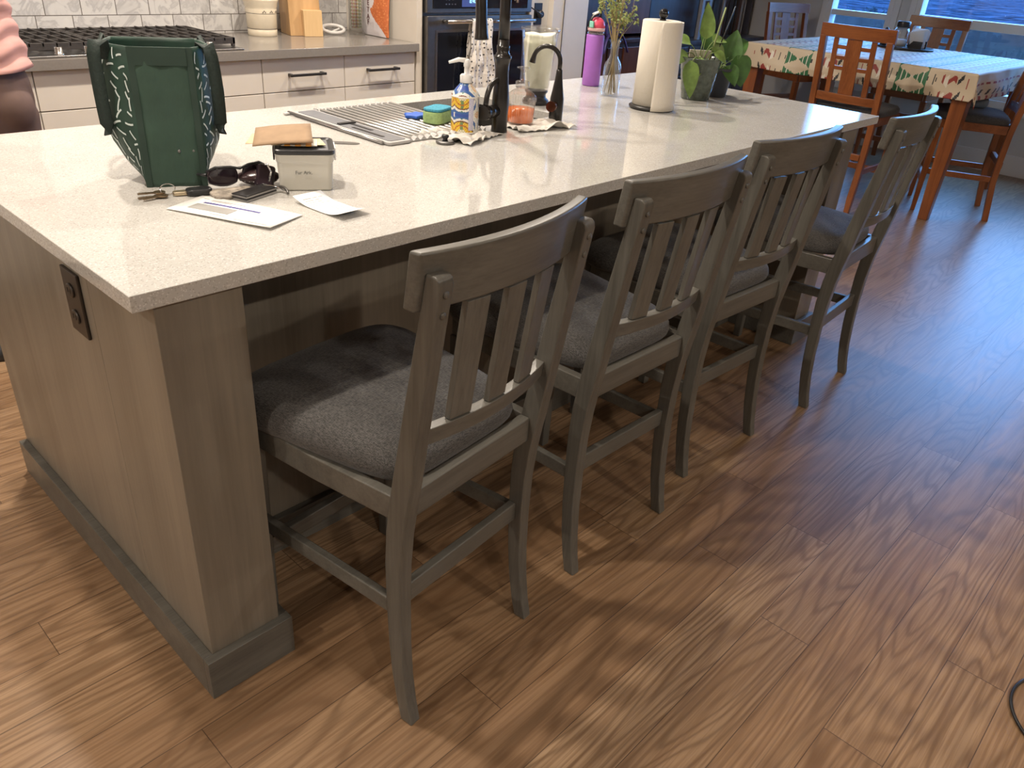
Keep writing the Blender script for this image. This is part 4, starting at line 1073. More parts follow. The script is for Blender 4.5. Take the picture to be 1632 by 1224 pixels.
# ---- potted plants
M['leafA'] = plain('variegated_leaf', (.17, .27, .065), .42, .45, 22)
M['leafB'] = plain('philodendron_leaf', (.055, .135, .030), .38, .35, 22)
M['petiole'] = plain('leaf_stem', (.18, .26, .08), .5, .2)
def leaf(s, base, dirv, nrm, ln, wd, droop=.25):
    d = Vector(dirv).normalized(); n = Vector(nrm); n = (n - d * n.dot(d)).normalized(); w = d.cross(n); rows = []
    for j in range(11):
        q = j / 10; wid = wd * (math.sin(PI * min(1, q ** .62)) ** .8) * (1.0 if q < 1 else 0) + .0004
        c = Vector(base) + d * (ln * q - (.10 * ln if q == 0 else 0) * 0) - n * (droop * ln * q * q)
        rows.append([s.bm.verts.new(c + w * (wid * k / 3) + n * (abs(k) / 3) ** 1.4 * wid * .35 - d * (.12 * ln * (abs(k) / 3) ** 2 * (1 - q))) for k in range(-3, 4)])
    for a_, b2 in zip(rows, rows[1:]):
        for i in range(6): s.face([a_[i], a_[i + 1], b2[i + 1], b2[i]], True)
def plant(name, loc, pot_prof, pot_mat, leaves, matl, label, soil_r, soil_z, extra=None, cat='potted plant'):
    t = thing(name, label, cat, (loc[0], loc[1], Z))
    B().lathe(pot_prof, 44, cap=False).done('pot', pot_mat, t)
    s = B(); rings = []
    for k in range(6): rr = soil_r * k / 5 + .001; rings.append([(rr * math.cos(2 * PI * i / 30), rr * math.sin(2 * PI * i / 30), soil_z + .006 * noise.noise(Vector((rr * 60 * math.cos(2 * PI * i / 30), rr * 60 * math.sin(2 * PI * i / 30), 1))) + .006 * (1 - k / 5)) for i in range(30)])
    s.loft(rings[::-1], True, False); s.done('soil', 'soil', t)
    for (b0, tip, dv, nv, ln, wd, dr) in leaves:
        st = B(); b0 = Vector(b0); tip = Vector(tip); mid = (b0 + tip) / 2 + Vector((0, 0, .02)); mid2 = mid
        st.tube(bez(tuple(b0), tuple(lerp(b0, mid, .6) + Vector((0, 0, .01))), tuple(mid), tuple(tip), 8), .0018, 6); st.done('leaf_stem', 'petiole', t)
        s = B(); leaf(s, tip, dv, nv, ln, wd, dr); s.done('leaf', matl, t, clean=False)
    if extra: extra(t)
    return t
# leaf directions use the camera-independent frame: e = along the island, n = towards the kitchen
def stakes(t):
    k = B(); k.tube([(.02, -.02, .12), (.05, -.04, .335)], .0035, 8); k.done('plant_stake', plain('green_cane', (.25, .30, .12), .6), t)
    k = B(); k.tube([(.035, -.03, .12), (.085, -.06, .34)], .0022, 8); k.done('black_stake', 'blackplastic', t)
    k = B(); k.box((-.045, .02, .150), (.045, .028, .178)); k.done('plant_tag', 'cab', t, .001, rot=(0, 0, R(-46)))
LA = [((0, .0, .14), (-.010, -.012, .235), (-.12, .06, 1), (-.6, -.7, .35), .115, .030, .06),
      ((-.01, .01, .14), (-.055, .035, .205), (-.62, .42, .22), (-.2, -.5, .9), .085, .032, .35),
      ((.0, .02, .14), (-.060, .04, .165), (-.55, .3, -.45), (-.3, -.7, .6), .075, .024, .25),
      ((.01, .0, .14), (.030, -.030, .195), (.35, -.50, -.55), (-.4, -.6, .8), .075, .030, .2),
      ((.01, .0, .14), (.040, -.020, .215), (.75, -.35, .15), (-.2, -.5, .9), .065, .026, .3),
      ((.0, .01, .14), (.020, .015, .225), (.4, .3, .5), (-.4, -.6, .7), .060, .024, .2),
      ((-.02, .0, .14), (-.040, -.020, .150), (-.45, -.15, -.8), (-.7, -.6, .3), .085, .024, .05),
      ((-.055, -.02, .15), (-.098, -.015, .135), (.10, -.12, -1), (-.7, -.7, .12), .125, .032, .02),
      ((.0, -.02, .14), (.010, -.055, .175), (.2, -.7, -.35), (-.4, -.5, .8), .055, .022, .3)]
plant('potted_vine', (2.51, .590), [(.052, 0), (.056, .003), (.060, .03), (.062, .034), (.066, .070), (.068, .074), (.072, .105), (.074, .108), (.079, .150), (.082, .153), (.079, .155), (.075, .148), (.050, .01), (.001, .008)],
      plain('grey_green_glaze', (.085, .105, .085), .22, .35, 60), LA, 'leafA', 'bright green leafy vine in a ribbed grey-green pot beside the paper towels', .073, .135, stakes)
LB = [((0, 0, .09), (.030, -.055, .150), (.22, -.20, -.80), (-.5, -.7, .45), .115, .050, .05),
      ((0, 0, .10), (.045, -.01, .170), (.55, -.25, .35), (-.6, -.6, .5), .100, .042, .25),
      ((0, 0, .10), (-.02, .03, .175), (-.25, .35, .55), (-.5, -.7, .4), .095, .042, .2),
      ((0, 0, .10), (.020, -.02, .150), (.10, -.10, .8), (-.7, -.6, .2), .105, .045, .12),
      ((0, 0, .10), (.065, -.03, .130), (.75, -.35, -.25), (-.4, -.5, .75), .09, .042, .3),
      ((0, 0, .10), (-.01, -.04, .115), (-.1, -.55, -.5), (-.5, -.7, .5), .08, .036, .2),
      ((0, 0, .10), (.05, .04, .155), (.6, .45, .1), (-.3, -.5, .8), .085, .038, .3)]
plant('potted_philodendron', (2.655, .585), [(.040, 0), (.043, .003), (.056, .100), (.059, .102), (.059, .112), (.056, .112), (.052, .098), (.04, .01), (.001, .008)],
      plain('charcoal_pot', (.05, .055, .065), .45, .1, 20), LB, 'leafB', 'dark green heart-leaved plant in a charcoal pot by the far counter edge', .052, .092)
# ---- sink rack
rk = thing('sink_rack', 'roll-up steel drying rack with grey caddy panel over the sink', 'drying rack', (0, 0, Z))
yA, yB = .580, 1.028
for k in range(12):
    x = 1.036 + k * .0245
    B().tube([(x, yA + .01, .0068), (x, yB - .01, .0068)], .0050, 10).done('rod', 'rack_steel', rk)
for y in (yA, yB):
    s = B(); n = 28; rr = []
    for i in range(n * 2 + 1):
        x = 1.022 + .292 * i / (n * 2); zz = .0070 + .0046 * math.cos(i / (n * 2) * 2 * PI * 12); rr.append([(x, y - .010, .0006), (x, y + .010, .0006), (x, y + .010, zz), (x, y - .010, zz)])
    s.loft(rr); s.done('end_strip', 'rack_end', rk)
s = B(); s.loft([[(x, y, .0005) for x, y in rrect(.940, 1.020, yA - .02, yB + .002, .012)], [(x, y, .009) for x, y in rrect(.940, 1.020, yA - .02, yB + .002, .012)]]); cpn = s.done('caddy_frame', 'rack_end', rk, .002)
s = B(); s.loft([[(x, y, .0088) for x, y in rrect(.950, 1.010, yA - .008, yB - .010, .010)], [(x, y, .0102) for x, y in rrect(.950, 1.010, yA - .008, yB - .010, .010)]]); s.done('caddy_tray', 'rubber', cpn)
s = B(); s.box((.962, .62, .0104), (.972, .76, .0112)); s.box((.985, .70, .0104), (.995, .80, .0112)); s.box((.952, .80, .0104), (1.008, .815, .014)); s.done('caddy_slots', 'blackplastic', cpn)
B().tube([(.934, yA, .006), (.934, yB + .012, .006)], .0045, 8).done('rod', 'steel', rk)
B().box((.915, yB - .002, .0006), (.938, yB + .012, .007)).done('end_tab', 'rack_end', rk, .002)
# sponge and blue brush
spg = thing('sponge', 'green and blue sponge lying on the sink rack beside the soap', 'sponge', (1.228, .692, Z + .0132), R(20))
s = B(); s.prism(rrect(-.048, .048, -.032, .032, .022), 0, .034); s.done('sponge_body', plain('green_foam', (.33, .48, .20), .95, .15, 140, .6), spg, .004)
s = B(); s.prism(rrect(-.047, .047, -.031, .031, .022), .0342, .043); s.done('scrub_layer', plain('blue_scrub', (.06, .30, .42), .95, .3, 200, .6), spg, .003)
sb_ = thing('scrub_pad', 'small blue star-shaped scrubber on the sink rack', 'scrubber', (1.215, .775, Z + .0132))
s = B(); s.prism([((.032 if k % 2 else .045) * math.cos(k * PI / 6), (.024 if k % 2 else .036) * math.sin(k * PI / 6)) for k in range(12)], 0, .010); s.done('scrubber_body', plain('bright_blue', (.03, .12, .55), .5), sb_, .003)
spp = thing('sink_stopper', 'small round sink stopper on the countertop in front of the cloth', 'stopper', (1.098, .560 - .048, Z))
B().lathe([(.024, 0), (.026, .002), (.026, .006), (.020, .008), (.016, .006), (.001, .006)], 32, cap=False).done('stopper_disc', 'steel_dark', spp)
B().lathe([(.008, .0065), (.006, .012), (.011, .018), (.010, .022), (.001, .023)], 20).done('stopper_knob', 'blackplastic', spp)

# ---- green tote bag
bg_ = thing('tote_bag', 'dark green tote bag with white dash print on the near end of the island', 'bag', (.322, .500, Z), R(-26))
m, t, b_ = nt('green_canvas'); sset(b_, rough=.72, sheen=.2)
n1 = noise_n(t, texco(t), 9, 4, .6); L(t, ramp(t, n1, [(.3, (.014, .040, .026)), (.7, (.026, .066, .043))]), b_.inputs[0]); bump(t, b_, noise_n(t, texco(t, (1, 1, .5)), 22, 4, .6), .5, .01); M['canvas'] = m
M['canvas_shiny'] = plain('coated_green', (.012, .042, .028), .55, .3, 14, .4); M['strapfab'] = plain('strap_webbing', (.010, .022, .018), .7, .2, 200, .3)
M['printw'] = plain('print_white', (.55, .62, .60), .5, .05)
HB = .272
def bag_ring(h):
    q = h / HB
    lean = .030 * q ** 1.2; wv = interp([(0, .066), (.06, .080), (.16, .104), (.30, .128), (.45, .138), (.62, .140), (.85, .132), (1, .124)], q); dm = interp([(0, .05), (.4, .07), (1, .07)], q)
    wb_ = interp([(0, .055), (.45, .092), (1, .100)], q); D = interp([(0, .135), (.45, .165), (1, .155)], q)
    def wr(x, y, k): return (x + .004 * noise.noise(Vector((k * 1.7, h * 18, 2))), y + .004 * noise.noise(Vector((k * 1.3, h * 15, 7))), h)
    wl, wbl = wv * .93, wb_; wv, wb_ = wv * .74, wb_ * .72
    pts = [(-.061, lean), (-.03, lean - .003), (0, lean - .001 + .004 * math.sin(h * 30)), (.03, lean - .003), (.061, lean), (lerp(.061, wv, .5), lerp(lean, lean + dm, .42)), (wv, lean + dm), (lerp(wv, wb_, .5), lean + lerp(dm, D, .55)), (wb_, lean + D), (0, lean + D + .004), (-wbl, lean + D), (-lerp(wl, wbl, .5), lean + lerp(dm, D, .55)), (-wl, lean + dm), (-lerp(.061, wl, .5), lerp(lean, lean + dm, .42))]
    return [wr(x, y, k) for k, (x, y) in enumerate(pts)]
s = B(); hs = [HB * k / 30 for k in range(31)]; RR = s.loft([bag_ring(h) for h in hs], cap=False, smooth=True)
s.face(RR[0][::-1])
inner = []
for h in hs[::-1][:26]:
    r0 = bag_ring(h); cxm, cym = sum(p[0] for p in r0) / 14, sum(p[1] for p in r0) / 14
    inner.append([(cxm + (p[0] - cxm) * .965, cym + (p[1] - cym) * .965, p[2]) for p in r0])
RI = s.loft(inner, cap=False, smooth=True)
for i in range(14): s.face([RR[-1][i], RR[-1][(i + 1) % 14], RI[0][(i + 1) % 14], RI[0][i]])
s.face(RI[-1])
for f in s.bm.faces:
    c = f.calc_center_median()
    f.material_index = 0 if (abs(c.x) < .0605 and c.y < .045) or c.z > HB - .003 else 1
bag_o = s.done('bag_body', ['canvas', 'canvas_shiny'], bg_)
# white dashes printed on the coated sides
rnd = random.Random(12)
def side_pt(side, u, h):
    r0 = bag_ring(h); idx = [4, 5, 6, 7, 8] if side > 0 else [0, 13, 12, 11, 10]; q = u * 4; k = min(3, int(q)); f_ = q - k
    a_, b2 = Vector(r0[idx[k]]), Vector(r0[idx[k + 1]]); c = a_.lerp(b2, f_); d = (b2 - a_).normalized(); n = Vector((d.y, -d.x, 0)) if side > 0 else Vector((-d.y, d.x, 0)); return c + n * .0009
for side in (-1, 1):
    dash = B()
    for row in range(14):
        for k in range(6):
            u0 = (k + .5 + rnd.uniform(-.25, .25)) / 6; h0 = HB * (row + .6 + rnd.uniform(-.2, .2)) / 14.6; a = rnd.uniform(0, PI); ln = rnd.uniform(.019, .029)
            if h0 < .012 or h0 > HB - .012: continue
            pts = []
            for q in (-.5, -.17, .17, .5):
                uu = u0 + math.cos(a + q * .25) * ln * q / .22; hh = h0 + math.sin(a + q * .25) * ln * q; pts.append((min(.97, max(.05, uu)), min(HB - .004, max(.004, hh))))
            wv_ = .0019
            for (ua, ha), (ub, hb_) in zip(pts, pts[1:]):
                ox, oh = -math.sin(a) * wv_ / .20, math.cos(a) * wv_
                q4 = [side_pt(side, ua - ox, ha - oh), side_pt(side, ub - ox, hb_ - oh), side_pt(side, ub + ox, hb_ + oh), side_pt(side, ua + ox, ha + oh)]
                dash.face([dash.bm.verts.new(v) for v in q4])
    dash.done('dash_print', 'printw', bg_, clean=False)
# edge bindings and top band of the centre panel
s = B()
for sx in (-1, 1):
    rows = [[s.bm.verts.new((sx * (.061 + dx), bag_ring(h)[0][1] - .0022 + (abs(dx) * .0), h)) for dx in (-.012, 0)] for h in hs]
    for a_, b2 in zip(rows, rows[1:]): s.face([a_[0], a_[1], b2[1], b2[0]])
rows = [[s.bm.verts.new((x, bag_ring(h)[0][1] - .0045, h)) for x in [-.049 + .0245 * i for i in range(5)]] for h in (HB - .034, HB - .017, HB - .0002)]
for a_, b2 in zip(rows, rows[1:]):
    for i in range(4): s.face([a_[i], a_[i + 1], b2[i + 1], b2[i]])
s.done('edge_binding', plain('binding', (.014, .034, .024), .7), bg_, solid=.0012)
s = B()
for x, z in ((.012, .085), (.04, .084)): s.lathe([(.0035, 0), (.0035, .001), (.002, .002)], 10, (x, 0, 0)); 
for v in s.bm.verts: v.co = Vector((v.co.x, .006 - v.co.z, .072 + v.co.y))
s.done('snaps', 'steel_dark', bg_)
def strap(side, label):
    ax, bx2, ox = (.106, .098, .122) if side < 0 else (.082, .066, .103)
    lo = HB - .165; e = .002
    pts = [(side * (ax - .004), .068, HB - .030), (side * (ax - .002), .062, HB + .004), (side * (ax + .012), .055, HB + .002)] + \
          bez((side * (ax + .016), .052, HB - .02), (side * ox, .045, HB - .07), (side * ox, .045, lo + .05), (side * (ox - .002), .052, lo), 12) + \
          bez((side * (ox - .001), .062, lo - .004), (side * (ox + .006), .090, lo + .01), (side * (ox + .022), .12, HB - .07), (side * (bx2 + .026), .165, HB - .02), 10) + [(side * (bx2 + .014), .176, HB + .006), (side * (bx2 + .004), .172, HB - .03)]
    k = B(); rings = []; P = [Vector(p) for p in pts]; prev = None
    for i, p in enumerate(P):
        d = (P[min(i + 1, len(P) - 1)] - P[max(i - 1, 0)]).normalized()
        w = Vector((1, .25 * side, 0)).normalized() if i < 15 else Vector((side * .3, 1, 0)).normalized()
        w = w - d * w.dot(d); w.normalize()
        if prev is not None and w.dot(prev) < 0: w = -w
        prev = w; n = d.cross(w).normalized()
        rings.append([p - w * .013 - n * .0012, p + w * .013 - n * .0012, p + w * .013 + n * .0012, p - w * .013 + n * .0012])
    k.loft(rings, True, True); k.done('strap', 'strapfab', bg_)
strap(-1, ''); strap(1, '')

# ---- keys
ky = thing('key_ring', 'ring of keys with a gold-toned tag in front of the green bag', 'keys', (.278, .452, Z))
s = B(); s.tube([(.016 * math.cos(a), .004 * math.sin(a), .012 + .010 * math.sin(a)) for a in [2 * PI * k / 20 for k in range(21)]], .0011, 6); s.done('split_ring', 'chrome', ky)
for i, (dx, dy, a) in enumerate(((-.02, -.004, 172), (-.018, -.012, 187), (-.016, .004, 165))):
    k = B(); k.lathe([(.0115, 0), (.0115, .0022)], 16); k.box((.010, -.0035, 0), (.042, .0035, .002))
    for q in range(4): k.box((.018 + q * .006, -.0055, 0), (.021 + q * .006, -.0034, .002))
    k.done('key', plain('brass', (.30, .22, .14), .35, .1, metal=.9), ky, loc=(dx, dy, .0008 + i * .0026), rot=(0, 0, R(a)))
k = B(); k.prism(rrect(-.004, .042, -.009, .009, .008), .0, .008); k.done('gold_tag', plain('champagne_metal', (.55, .46, .32), .3, .05, metal=.8), ky, .002, loc=(.008, -.012, .0008), rot=(0, 0, R(-14)))
k = B(); k.prism(rrect(-.026, .026, -.015, .015, .012), .0, .013); k.done('key_fob', 'blackplastic', ky, .004, loc=(.052, -.030, .0008), rot=(0, 0, R(-12)))

# ---- white envelope
M['paper'] = plain('white_paper', (.83, .82, .79), .8, .01); M['ink_blue'] = plain('blue_ink', (.08, .08, .30), .6, .1); M['ink_grey'] = plain('grey_ink', (.35, .34, .33), .6, .1)
en = thing('envelope', 'white window envelope with a blue printed line at the counter\'s near edge', 'envelope', (.327, .273, Z), R(-67))
s = B(); g = []
def enz(u, v): return .0012 + .004 * max(0, u - .5) ** 2 * 4 * (1 - v) + .002 * math.sin(u * 3)
NXE = 12
for lay_ in (0, .0009):
    g.append([[s.bm.verts.new((-.121 + .242 * i / NXE, -.053 + .106 * j / 5, enz(i / NXE, j / 5) + lay_)) for i in range(NXE + 1)] for j in range(6)])
for q in g:
    for j in range(5):
        for i in range(NXE): s.face([q[j][i], q[j][i + 1], q[j + 1][i + 1], q[j + 1][i]], True)
for i in range(NXE):
    s.face([g[0][0][i], g[0][0][i + 1], g[1][0][i + 1], g[1][0][i]]); s.face([g[0][5][i], g[0][5][i + 1], g[1][5][i + 1], g[1][5][i]])
for j in range(5):
    s.face([g[0][j][0], g[0][j + 1][0], g[1][j + 1][0], g[1][j][0]]); s.face([g[0][j][NXE], g[0][j + 1][NXE], g[1][j + 1][NXE], g[1][j][NXE]])
s.done('envelope_paper', 'paper', en)
def prints(parent, name, rects, mat, zf):
    k = B()
    for x0, x1, y0, y1 in rects:
        n = 4
        for i in range(n):
            a_, b2 = lerp(x0, x1, i / n), lerp(x0, x1, (i + 1) / n)
            k.face([k.bm.verts.new((x, y, zf(x, y))) for x, y in ((a_, y0), (b2, y0), (b2, y1), (a_, y1))])
    return k.done(name, mat, parent, clean=False)
zf = lambda x, y: enz((x + .121) / .242, (y + .053) / .106) + .0014
rnd = random.Random(3); bars = []; x = -.085
while x < .045: w_ = rnd.uniform(.0035, .010); bars.append((x, x + w_, .0105, .0175)); x += w_ + .0008
prints(en, 'blue_line', bars, 'ink_blue', zf)
prints(en, 'address_window', [(-.092, .004, -.028, .004)], plain('window_film', (.42, .41, .39), .15, .05), zf)
gr = []
for y, x0, x1 in ((.033, -.080, .0), (.028, -.080, -.03), (-.040, -.03, .01), (-.044, .03, .105), (.036, -.104, -.09)): gr.append((x0, x1, y, y + .0016))
gr += [(.088 + .004 * k, .089 + .004 * k, .028 - abs(k - 2) * -.002, .040 - abs(k - 2) * .002) for k in range(5)]
prints(en, 'small_print', gr, 'ink_grey', zf)
# ---- receipt
rc = thing('receipt', 'small curled white receipt lying before the frosted container', 'receipt', (.498, .195, Z), R(-86))
s = B(); rz_ = lambda x, y: .0010 + 4.2 * max(0, abs(x) - .02) ** 2 * (1 if x > 0 else .9) * .9
q = [[s.bm.verts.new((-.078 + .156 * i / 16, -.036 + .072 * j / 4, rz_(-.078 + .156 * i / 16, 0) + .0006)) for i in range(17)] for j in range(5)]
for j in range(4):
    for i in range(16): s.face([q[j][i], q[j][i + 1], q[j + 1][i + 1], q[j + 1][i]], True)
s.done('receipt_paper', 'paper', rc, solid=.0004)
rows = []
for k in range(14):
    x0 = -.06 + k * .0085; 
    for seg_ in ((-.026, -.004), (.0, .012), (.018, .026)):
        if rnd.random() < .75: rows.append((x0, x0 + .0018, seg_[0] * rnd.uniform(.8, 1), seg_[1] * rnd.uniform(.8, 1)))
prints(rc, 'receipt_print', rows, 'ink_grey', lambda x, y: rz_(x, 0) + .0010)

# ---- frosted container with black lid
bx_ = thing('storage_container', 'frosted square food container with black rimmed lid on the island', 'container', (.556, .372, Z), R(-32))
def rr3(w, d, r, z): return [(x, y, z) for x, y in rrect(-w, w, -d, d, r, 6)]
s = B(); s.loft([rr3(.053, .053, .010, 0), rr3(.056, .056, .012, .003), rr3(.0585, .0585, .013, .060), rr3(.0600, .0600, .013, .062), rr3(.0615, .0615, .013, .078)], True); s.done('container_body', 'thickglass', bx_, .001)
s = B(); s.loft([rr3(.0625, .0625, .014, .0785), rr3(.0635, .0635, .015, .081), rr3(.0635, .0635, .015, .087), rr3(.060, .060, .013, .089), rr3(.055, .055, .011, .086), rr3(.053, .053, .010, .084)], True); s.done('lid', 'blackplastic', bx_, .001)
s = B(); s.prism(rrect(-.050, .050, -.050, .050, .008), .0842, .0852); s.done('lid_pad', 'rubber', bx_)
k = B(); k.box((-.066, -.030, .060), (-.0625, .030, .086)); k.done('clip', 'blackplastic', bx_, .001)
k = B(); k.box((.0625, -.030, .060), (.0665, .030, .086)); k.done('clip', 'white', bx_, .001)
text_obj('container_label', 'Fur Ark.', .0105, plain('label_ink', (.12, .12, .11), .6), bx_, (-.004, -.0592, .040), (PI / 2 - R(2), 0, 0), .0002)
# ---- papers and card on top of the container
cdp = tag(B().prism([(-.055, -.04), (.06, -.035), (.055, .035), (-.05, .03)], 0, .0012).done('printed_card', None or plain('printed_card', (.70, .55, .33), .6, .5, 60), None, loc=(.545, .385, Z + .0905), rot=(R(-2), R(1), R(-28))), 'orange and white printed card lying on the container lid', 'card')
oc = thing('snack_box_sleeve', 'orange striped carton sleeve lying on the container lid under the cardboard', 'carton', (.548, .362, Z + .0920), R(-34))
s = B(); s.box((-.045, -.030, 0), (.030, .030, .0025)); s.done('carton', plain('carton_white', (.75, .70, .60), .6), oc, .001)
s = B(); 
for k in range(3): s.box((-.038 + k * .022, -.0305, .0003), (-.026 + k * .022, .0305, .0030))
s.done('orange_stripes', plain('carton_orange', (.78, .33, .04), .5), oc)
s = B(); g = []
CW = [(-.068, -.044), (.056, -.052), (.060, .048), (-.058, .055)]
for q_ in (0, .0022):
    g.append([[None] * 9 for _ in range(7)])
    for j in range(7):
        for i in range(9):
            u, v = i / 8, j / 6; a_ = Vector(CW[0]).lerp(Vector(CW[1]), u); b2 = Vector(CW[3]).lerp(Vector(CW[2]), u); p = a_.lerp(b2, v)
            g[-1][j][i] = s.bm.verts.new((p.x, p.y, q_ + .002 * math.sin(u * PI) * 1.0 + .002 * v * u))
for q_ in g:
    for j in range(6):
        for i in range(8): s.face([q_[j][i], q_[j][i + 1], q_[j + 1][i + 1], q_[j + 1][i]], True)
for i in range(8):
    for j in (0, 6): s.face([g[0][j][i], g[0][j][i + 1], g[1][j][i + 1], g[1][j][i]])
for j in range(6):
    for i in (0, 8): s.face([g[0][j][i], g[0][j + 1][i], g[1][j + 1][i], g[1][j][i]])
tag(s.done('cardboard_piece', plain('kraft_cardboard', (.33, .22, .13), .8, .10, 30), None, loc=(.522, .392, Z + .1045), rot=(R(9), R(-5), R(-30))), 'brown cardboard piece leaning across the top of the container', 'cardboard')
tag(B().prism([(-.05, -.035), (.05, -.035), (.05, .04), (-.05, .04)], 0, .001).done('cream_card', plain('cream_card', (.66, .50, .30), .7, .08), None, loc=(.500, .405, Z + .0985), rot=(R(4), R(-4), R(-42))), 'thin cream card sticking out under the brown cardboard', 'card')
# ---- knife behind the container
kf = thing('table_knife', 'flat grey knife lying on the counter behind the container', 'knife', (.80, .70, Z), R(-42))
s = B(); s.loft([[(x, -w, .0006), (x, w, .0006), (x, w, .002), (x, -w, .002)] for x, w in ((-.02, .006), (.0, .010), (.09, .011), (.108, .008), (.118, .001))]); s.done('blade', 'steel', kf)
s = B(); s.tube([(-.13, 0, .008), (-.08, 0, .009), (-.018, 0, .007)], [.0075, .009, .007], 10); s.done('handle', 'blackplastic', kf)

# ---- sunglasses, pouch, wallet
M['lens_dark'] = plain('dark_lens', (.020, .012, .018), .10, .3, 10)
sg = thing('sunglasses', 'black wraparound sunglasses lying beside the green bag', 'sunglasses', (.428, .432, Z), R(-2))
for sx in (-1, 1):
    k = B(); rows = []
    for j in range(9):
        v = j / 8 * 2 - 1
        rows.append([k.bm.verts.new((sx * (.036 + .031 * u * (1 - .10 * v * v)), -.006 + .016 * (abs(.036 * sx + .031 * u * sx) / .07) ** 2, .024 + .021 * v * (1 - .35 * (u * u)) + .002)) for u in [i / 5 - 1 for i in range(11)]])
    for a_, b2 in zip(rows, rows[1:]):
        for i in range(10): k.face([a_[i], a_[i + 1], b2[i + 1], b2[i]], True)
    k.done('lens', 'lens_dark', sg, solid=.0022)
    B().tube([(sx * .066, .010, .030), (sx * .071, .03, .028), (sx * .066, .085, .016), (sx * .058, .118, .006)], [.0035, .003, .0026, .003], 8).done('temple', 'blackplastic', sg)
s = B(); s.tube([(-.067, .012, .036), (-.05, .002, .046), (-.02, -.007, .046), (0, -.007, .040), (.02, -.007, .046), (.05, .002, .046), (.067, .012, .036)], .0028, 8); s.done('brow_frame', 'blackplastic', sg)
po = thing('leather_pouch', 'shiny dark brown leather pouch beside the sunglasses', 'pouch', (.470, .425, Z), R(-20))
s = B(); s.sphere((0, 0, .017), .045, (1, .62, .37), 28, 14)
for v in s.bm.verts: v.co += Vector((0, 0, .004 * noise.noise(v.co * 40))); v.co.z = max(v.co.z, .0008)
s.done('pouch_body', plain('brown_leather', (.035, .018, .020), .25, .3, 60, .2), po)
s = B()
for k_ in range(10): s.sphere((-.040 + .0085 * k_, -.0275 + .0009 * (k_ - 5) ** 2 * .8, .012), .0013, (1, 1, 1), 6, 4)
s.done('stitches', 'chrome', po)
fb = thing('car_key', 'black car key fob with chrome trim leaning on the container', 'key', (.462, .393, Z), R(-35))
s = B(); s.prism(rrect(-.020, .020, -.012, .012, .010), 0, .050); s.done('fob_body', 'lens_dark', fb, .004, rot=(R(-38), R(10), 0))
s = B(); s.tube([(.012, -.016, .058), (.020, -.018, .040), (.014, -.018, .020)], .0022, 8); s.tube([(.0, -.024, .014), (.030, -.030, .010), (.045, -.034, .004)], .003, 8); s.done('chrome_trim', 'chrome', fb)
wl = thing('black_wallet', 'slim black wallet with silver edges lying in front of the pouch', 'wallet', (.416, .350, Z), R(18))
s = B()
s.box((-.046, -.020, .0045), (.046, .020, .0075)).box((-.046, -.020, .0110), (.046, .020, .0135)); s.done('wallet_shell', 'blackplastic', wl, .001)
s = B(); s.box((-.045, -.019, .0002), (.045, .019, .0040)).box((-.045, -.019, .0077), (.045, .019, .0108)); s.done('silver_edges', 'steel', wl)
hk = tag(B().tube(bez((.0, .016, .010), (.004, .004, .016), (.006, -.010, .010), (.002, -.016, .0035), 10), .0030, 8).done('carabiner_hook', 'steel_dark', None, loc=(.474, .335, Z)), 'small dark metal hook between the wallet and the container', 'hook')
fp = tag(B().prism(rrect(-.045, .045, -.03, .03, .012), 0, .008).done('fabric_pouch', plain('floral_cloth', (.33, .29, .24), .8, .6, 55), None, .003, loc=(.385, .382, Z), rot=(0, 0, R(-10))), 'flat beige patterned fabric pouch under the sunglasses', 'pouch')

# ---- cord on the floor at the lower right
cdd = tag(B().tube(bez((1.50, -1.30, .004), (1.36, -1.14, .004), (1.245, -1.20, .004), (1.20, -1.27, .004), 20) + bez((1.18, -1.30, .004), (1.12, -1.42, .004), (1.2, -1.6, .004), (1.5, -1.7, .004), 14)[1:], .0038, 8).done('floor_cord', 'blackplastic', None), 'thin black cord loop on the floor at the lower right', 'cord')

# ================================================================== person at the cooktop
pe = thing('person', 'person in pink top and brown trousers standing at the cooktop, seen from behind', 'person', (.305, 1.90, 0))
M['skin'] = plain('skin', (.55, .33, .24), .5, .05, 20); M['pink'] = plain('pink_jersey', (.58, .31, .27), .85, .05, 14, .2); M['trouser'] = plain('brown_trousers', (.125, .075, .060), .8, .14, 16, .2)
def ell(c, a, b_, z, n=36, yb=1.0): return [(c[0] + a * math.cos(2 * PI * k / n), c[1] + b_ * math.sin(2 * PI * k / n) * (yb if math.sin(2 * PI * k / n) < 0 else 1), z) for k in range(n)]
def remesh(o, vox, sm=4):
    d = o.modifiers.new('remesh', 'REMESH'); d.mode = 'VOXEL'; d.voxel_size = vox; d.use_smooth_shade = True
    if sm: e = o.modifiers.new('smooth', 'SMOOTH'); e.iterations = sm; e.factor = .5
    return o
s = B()
s.loft([ell((0, 0), a, b_, z) for z, a, b_ in ((.80, .14, .10), (.95, .155, .105), (1.10, .125, .090), (1.25, .145, .10), (1.36, .15, .10), (1.42, .10, .075), (1.45, .055, .055))], True, True)
s.tube([(0, .0, 1.42), (0, .015, 1.52)], [.055, .052], 16)
s.sphere((0, .035, 1.60), .085, (.88, 1.05, 1.25), 28, 20)
s.sphere((0, .118, 1.585), .016, (.8, 1.1, 1.2), 10, 8)                                   # nose
